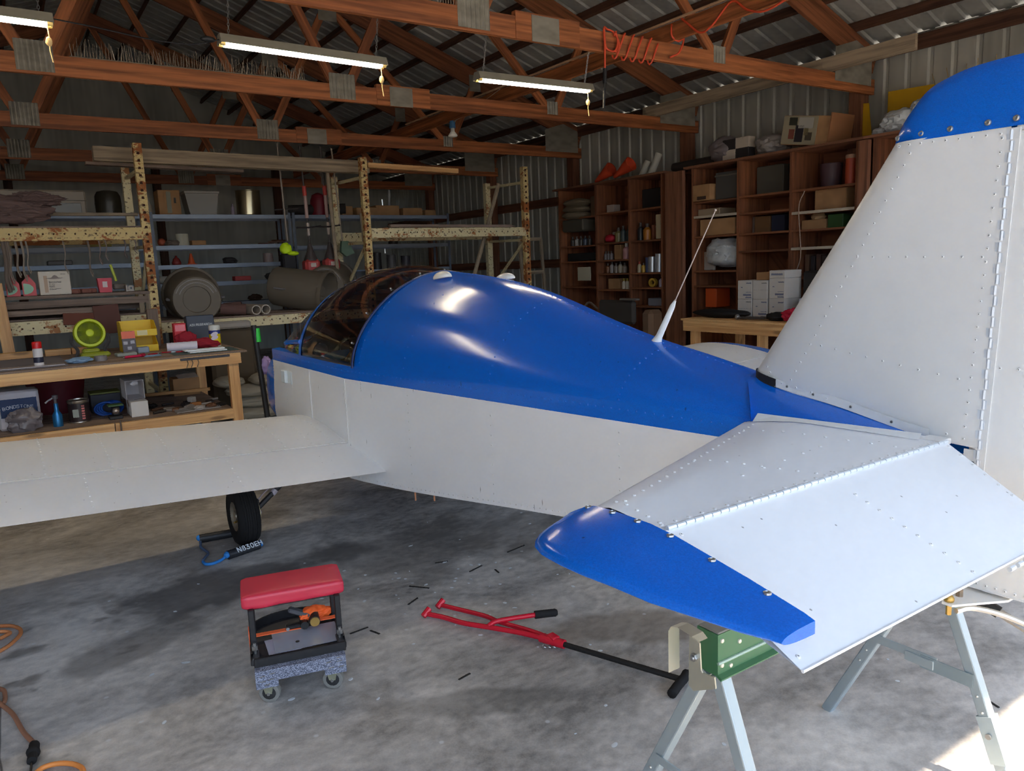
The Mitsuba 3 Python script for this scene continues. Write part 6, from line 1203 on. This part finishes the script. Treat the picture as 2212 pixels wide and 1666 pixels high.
# ------------------------------------------------------------------ wheel chocks with a blue rope
def chock(a, b, label, mark=False):
    t = thing('wheel_chock', label, 'wheel chock', 'wheel chocks at the left main wheel'); a, b = A(a, float), A(b, float); d = (b-a)/np.linalg.norm(b-a)
    put('bar', cyl(a, b, .026, n=18), col(34, 36, 40, .5), t, 40)
    if mark:
        nrm = A([.1, -.72, .69]); nrm -= d*(nrm@d); nrm /= np.linalg.norm(nrm); upv = np.cross(nrm, d); upv *= np.sign(upv[2])
        put('lettering', text('N830EH', .030, .002, a+d*.045+nrm*.0258-upv*.015, d, upv), col(206, 210, 214, .5), t)
    return t
chock((.915, 4.375, .026), (1.105, 4.43, .026), 'front black wheel chock bar lettered N830EH', True); chock((.845, 4.775, .026), (1.10, 4.74, .026), 'rear black wheel chock bar behind the left tire')
bl = lambda h: col(*((40, 120, 190) if h else (72, 92, 122)), .7)
t = thing('chock_rope', 'blue rope joining the two wheel chocks', 'rope')
put('rope', tube(curve([(.85, 4.78, .02), (.838, 4.72, .012), (.826, 4.66, .012), (.835, 4.58, .012), (.838, 4.52, .012), (.806, 4.46, .012), (.785, 4.42, .012)]), .0075, 7), bl(0), t, True)
put('rope', tube(curve([(.783, 4.40, .012), (.79, 4.352, .012), (.825, 4.338, .012), (.875, 4.365, .012), (.912, 4.38, .026)]), .0085, 7), bl(1), t, True)
for p in ((.91, 4.374, .03), (.845, 4.778, .03), (1.112, 4.432, .03)): put('knot', rough(sph(p, .019, 2), .004, 60), bl(1), t, True)

# ------------------------------------------------------------------ cords on the floor, left edge
og2 = col(196, 124, 74, .6)
one('extension_cord', tube(curve([(-.42, 4.30, .012), (-.25, 4.22, .012), (-.17, 4.175, .012), (-.122, 4.133, .012), (-.096, 4.054, .012), (-.116, 3.968, .012), (-.18, 3.88, .012), (-.32, 3.80, .012), (-.42, 3.90, .02), (-.36, 4.06, .024), (-.20, 4.09, .022), (-.14, 4.07, .012), (-.165, 4.035, .012), (-.26, 3.97, .012)]), .0085, 7), og2, 'looped orange extension cord at the left edge of the floor', 'cord', None, True)
t = thing('extension_cord', 'brown extension cord with a black plug near the lower left corner', 'cord')
put('cord', tube(curve([(-.26, 3.60, .012), (-.178, 3.50, .012), (-.163, 3.437, .012), (-.17, 3.365, .012), (-.21, 3.34, .02), (-.20, 3.40, .02), (-.165, 3.33, .012), (-.137, 3.238, .012), (-.111, 3.093, .012), (-.083, 2.99, .012), (-.082, 2.955, .014)]), .0085, 7), col(150, 104, 78, .6), t, True)
put('plug', cat(rough(cyl((-.081, 2.965, .018), (-.092, 2.865, .018), .018, .015, 14), .003, 50), rough(sph((-.085, 2.915, .02), .021, 2), .004, 60)), RUBBER(), t, 40)
put('tail', tube([(-.092, 2.868, .014), (-.098, 2.81, .01), (-.11, 2.72, .01)], .004, 6), BLACK(), t)
one('extension_cord', tube(curve([(-.14, 2.70, .012), (-.085, 2.79, .012), (-.053, 2.812, .012), (-.007, 2.797, .012), (.031, 2.756, .012), (.047, 2.70, .012), (.03, 2.6, .012)]), .0085, 7), col(220, 136, 66, .6), 'bright orange extension cord curving at the bottom edge left of center', 'cord', None, True)

# ------------------------------------------------------------------ orange air hose on the nearest truss, lamp, bird spikes
t = thing('air_hose', 'orange air hose wound round the nearest truss chord and draped along the brace', 'hose'); oh = col(206, 76, 44, .5)
th = np.linspace(0, 2*PI*5, 100); hx = 4.25 + .48*th/th[-1]
put('coil', tube(np.c_[hx+.03*np.sin(th), 4.79-.045*np.cos(th), 3.297+.10*np.sin(th+.6*np.cos(th))-.01], .0085, 6), oh, t, True)
put('coil', tube(curve([(4.27, 4.745, 3.37), (4.285, 4.74, 3.30), (4.26, 4.745, 3.235), (4.20, 4.745, 3.23), (4.165, 4.75, 3.26), (4.155, 4.75, 3.39), (4.22, 4.79, 3.40), (4.27, 4.76, 3.37), (4.30, 4.74, 3.28), (4.26, 4.74, 3.22)]), .0085, 6), oh, t, True)
put('drop', tube(curve([(4.15, 4.75, 3.39), (4.153, 4.745, 3.25), (4.150, 4.745, 3.09)]), .0085, 6), oh, t, True)
put('coil', tube(curve([(4.86, 4.74, 3.25), (4.95, 4.72, 3.30), (5.02, 4.74, 3.44), (4.95, 4.80, 3.52), (4.86, 4.72, 3.50), (4.84, 4.70, 3.41), (4.90, 4.69, 3.37), (4.97, 4.70, 3.40)]), .0085, 6), oh, t, True)
put('drape', tube(curve([(4.86, 4.62, 3.53), (4.84, 4.52, 3.45), (4.845, 4.40, 3.355), (4.845, 4.28, 3.375), (4.86, 4.1, 3.5), (4.85, 3.95, 3.40), (4.845, 3.8, 3.345), (4.845, 3.62, 3.37), (4.86, 3.5, 3.45)]), .0085, 6), oh, t, True)
put('coupling', cat(cyl((4.150, 4.745, 3.09), (4.145, 4.745, 2.98), .016, n=10), cyl((4.145, 4.745, 2.98), (4.13, 4.745, 2.79), .010, n=8)), BLACK(), t)
t = thing('bulb_lamp', 'bare reflector bulb in a blue socket under the long brace', 'lamp')
put('socket', cat(cyl((4.88, 8.42, 3.375), (4.88, 8.42, 3.29), .033, .04, 14)), col(60, 110, 150, .5), t, 40); put('bulb', lathe([(.022, .09), (.026, .05), (.055, .01), (.06, 0), (.045, -.012), (0, -.016)], (4.88, 8.42, 3.20), (0, 0, 1), 20), col(226, 224, 214, .25), t, True)
put('wire', tube([(4.88, 8.42, 3.36), (4.87, 8.0, 3.40), (4.86, 7.3, 3.52)], .005, 5), col(160, 140, 120, .6), t)
t = thing('bird_spikes', 'row of pale wire spikes standing along the top of the second truss chord', 'bird spikes'); sp = []
for x in np.arange(.72, 2.62, .022):
    for y, dx, dy in ((7.205, rng.normal()*.012, -.03), (7.235, rng.normal()*.012, .03)):
        if rng.random() < .85: sp.append(cyl((x, y, 3.375), (x+dx, y+dy, 3.375+.085+.06*rng.random()), .0032, .0016, 4))
tag(put('spikes', cat(*sp), col(170, 156, 138, .4, .5), t), kind='stuff'); put('base_strip', box((.70, 7.195, 3.373), (2.64, 7.245, 3.379)), col(120, 108, 92, .6), t)
t = thing('bird_spikes', 'short row of pale wire spikes on top of the nearest truss chord', 'bird spikes'); tag(put('spikes', cat(*[cyl((x, 4.77, 3.374), (x+rng.normal()*.01, 4.75, 3.48), .0032, .0016, 4) for x in np.arange(2.70, 2.92, .02)]), col(170, 156, 138, .4, .5), t), kind='stuff')

# ------------------------------------------------------------------ litter on the floor
ch = []
for _ in range(95):
    if rng.random() < .6: x, y = rng.normal(1.75, .45), rng.normal(3.15, .35)
    else: x, y = rng.uniform(.2, 3.), rng.uniform(1.4, 4.2)
    r = .003+.007*rng.random(); ch.append(move(sph((0, 0, 0), 1, 1, (r*(1+rng.random()), r, .0015)), (x, y, .001), rng.random()*3))
one('paint_chips', cat(*ch), col(198, 202, 204, .6), 'scattered pale paint chips on the concrete between wing and tail', 'paint chips', kind='stuff')
tw = []
for (x, y, a, L) in ((1.95, 3.35, .3, .10), (2.02, 3.25, 1.4, .05), (1.60, 3.33, -.9, .11), (1.17, 3.08, .1, .09), (1.22, 3.02, 1.9, .06), (1.50, 3.20, .5, .08), (2.28, 3.45, .2, .14), (1.35, 2.45, .2, .06), (1.85, 3.55, -.3, .07), (2.75, 1.15, 1.2, .08)):
    tw.append(move(box((-L/2, -.004, 0), (L/2, .004, .003)), (x, y, .0), a))
one('twigs', cat(*tw), col(36, 34, 32, .8), 'thin dark scraps scattered on the concrete', 'scraps', kind='stuff')
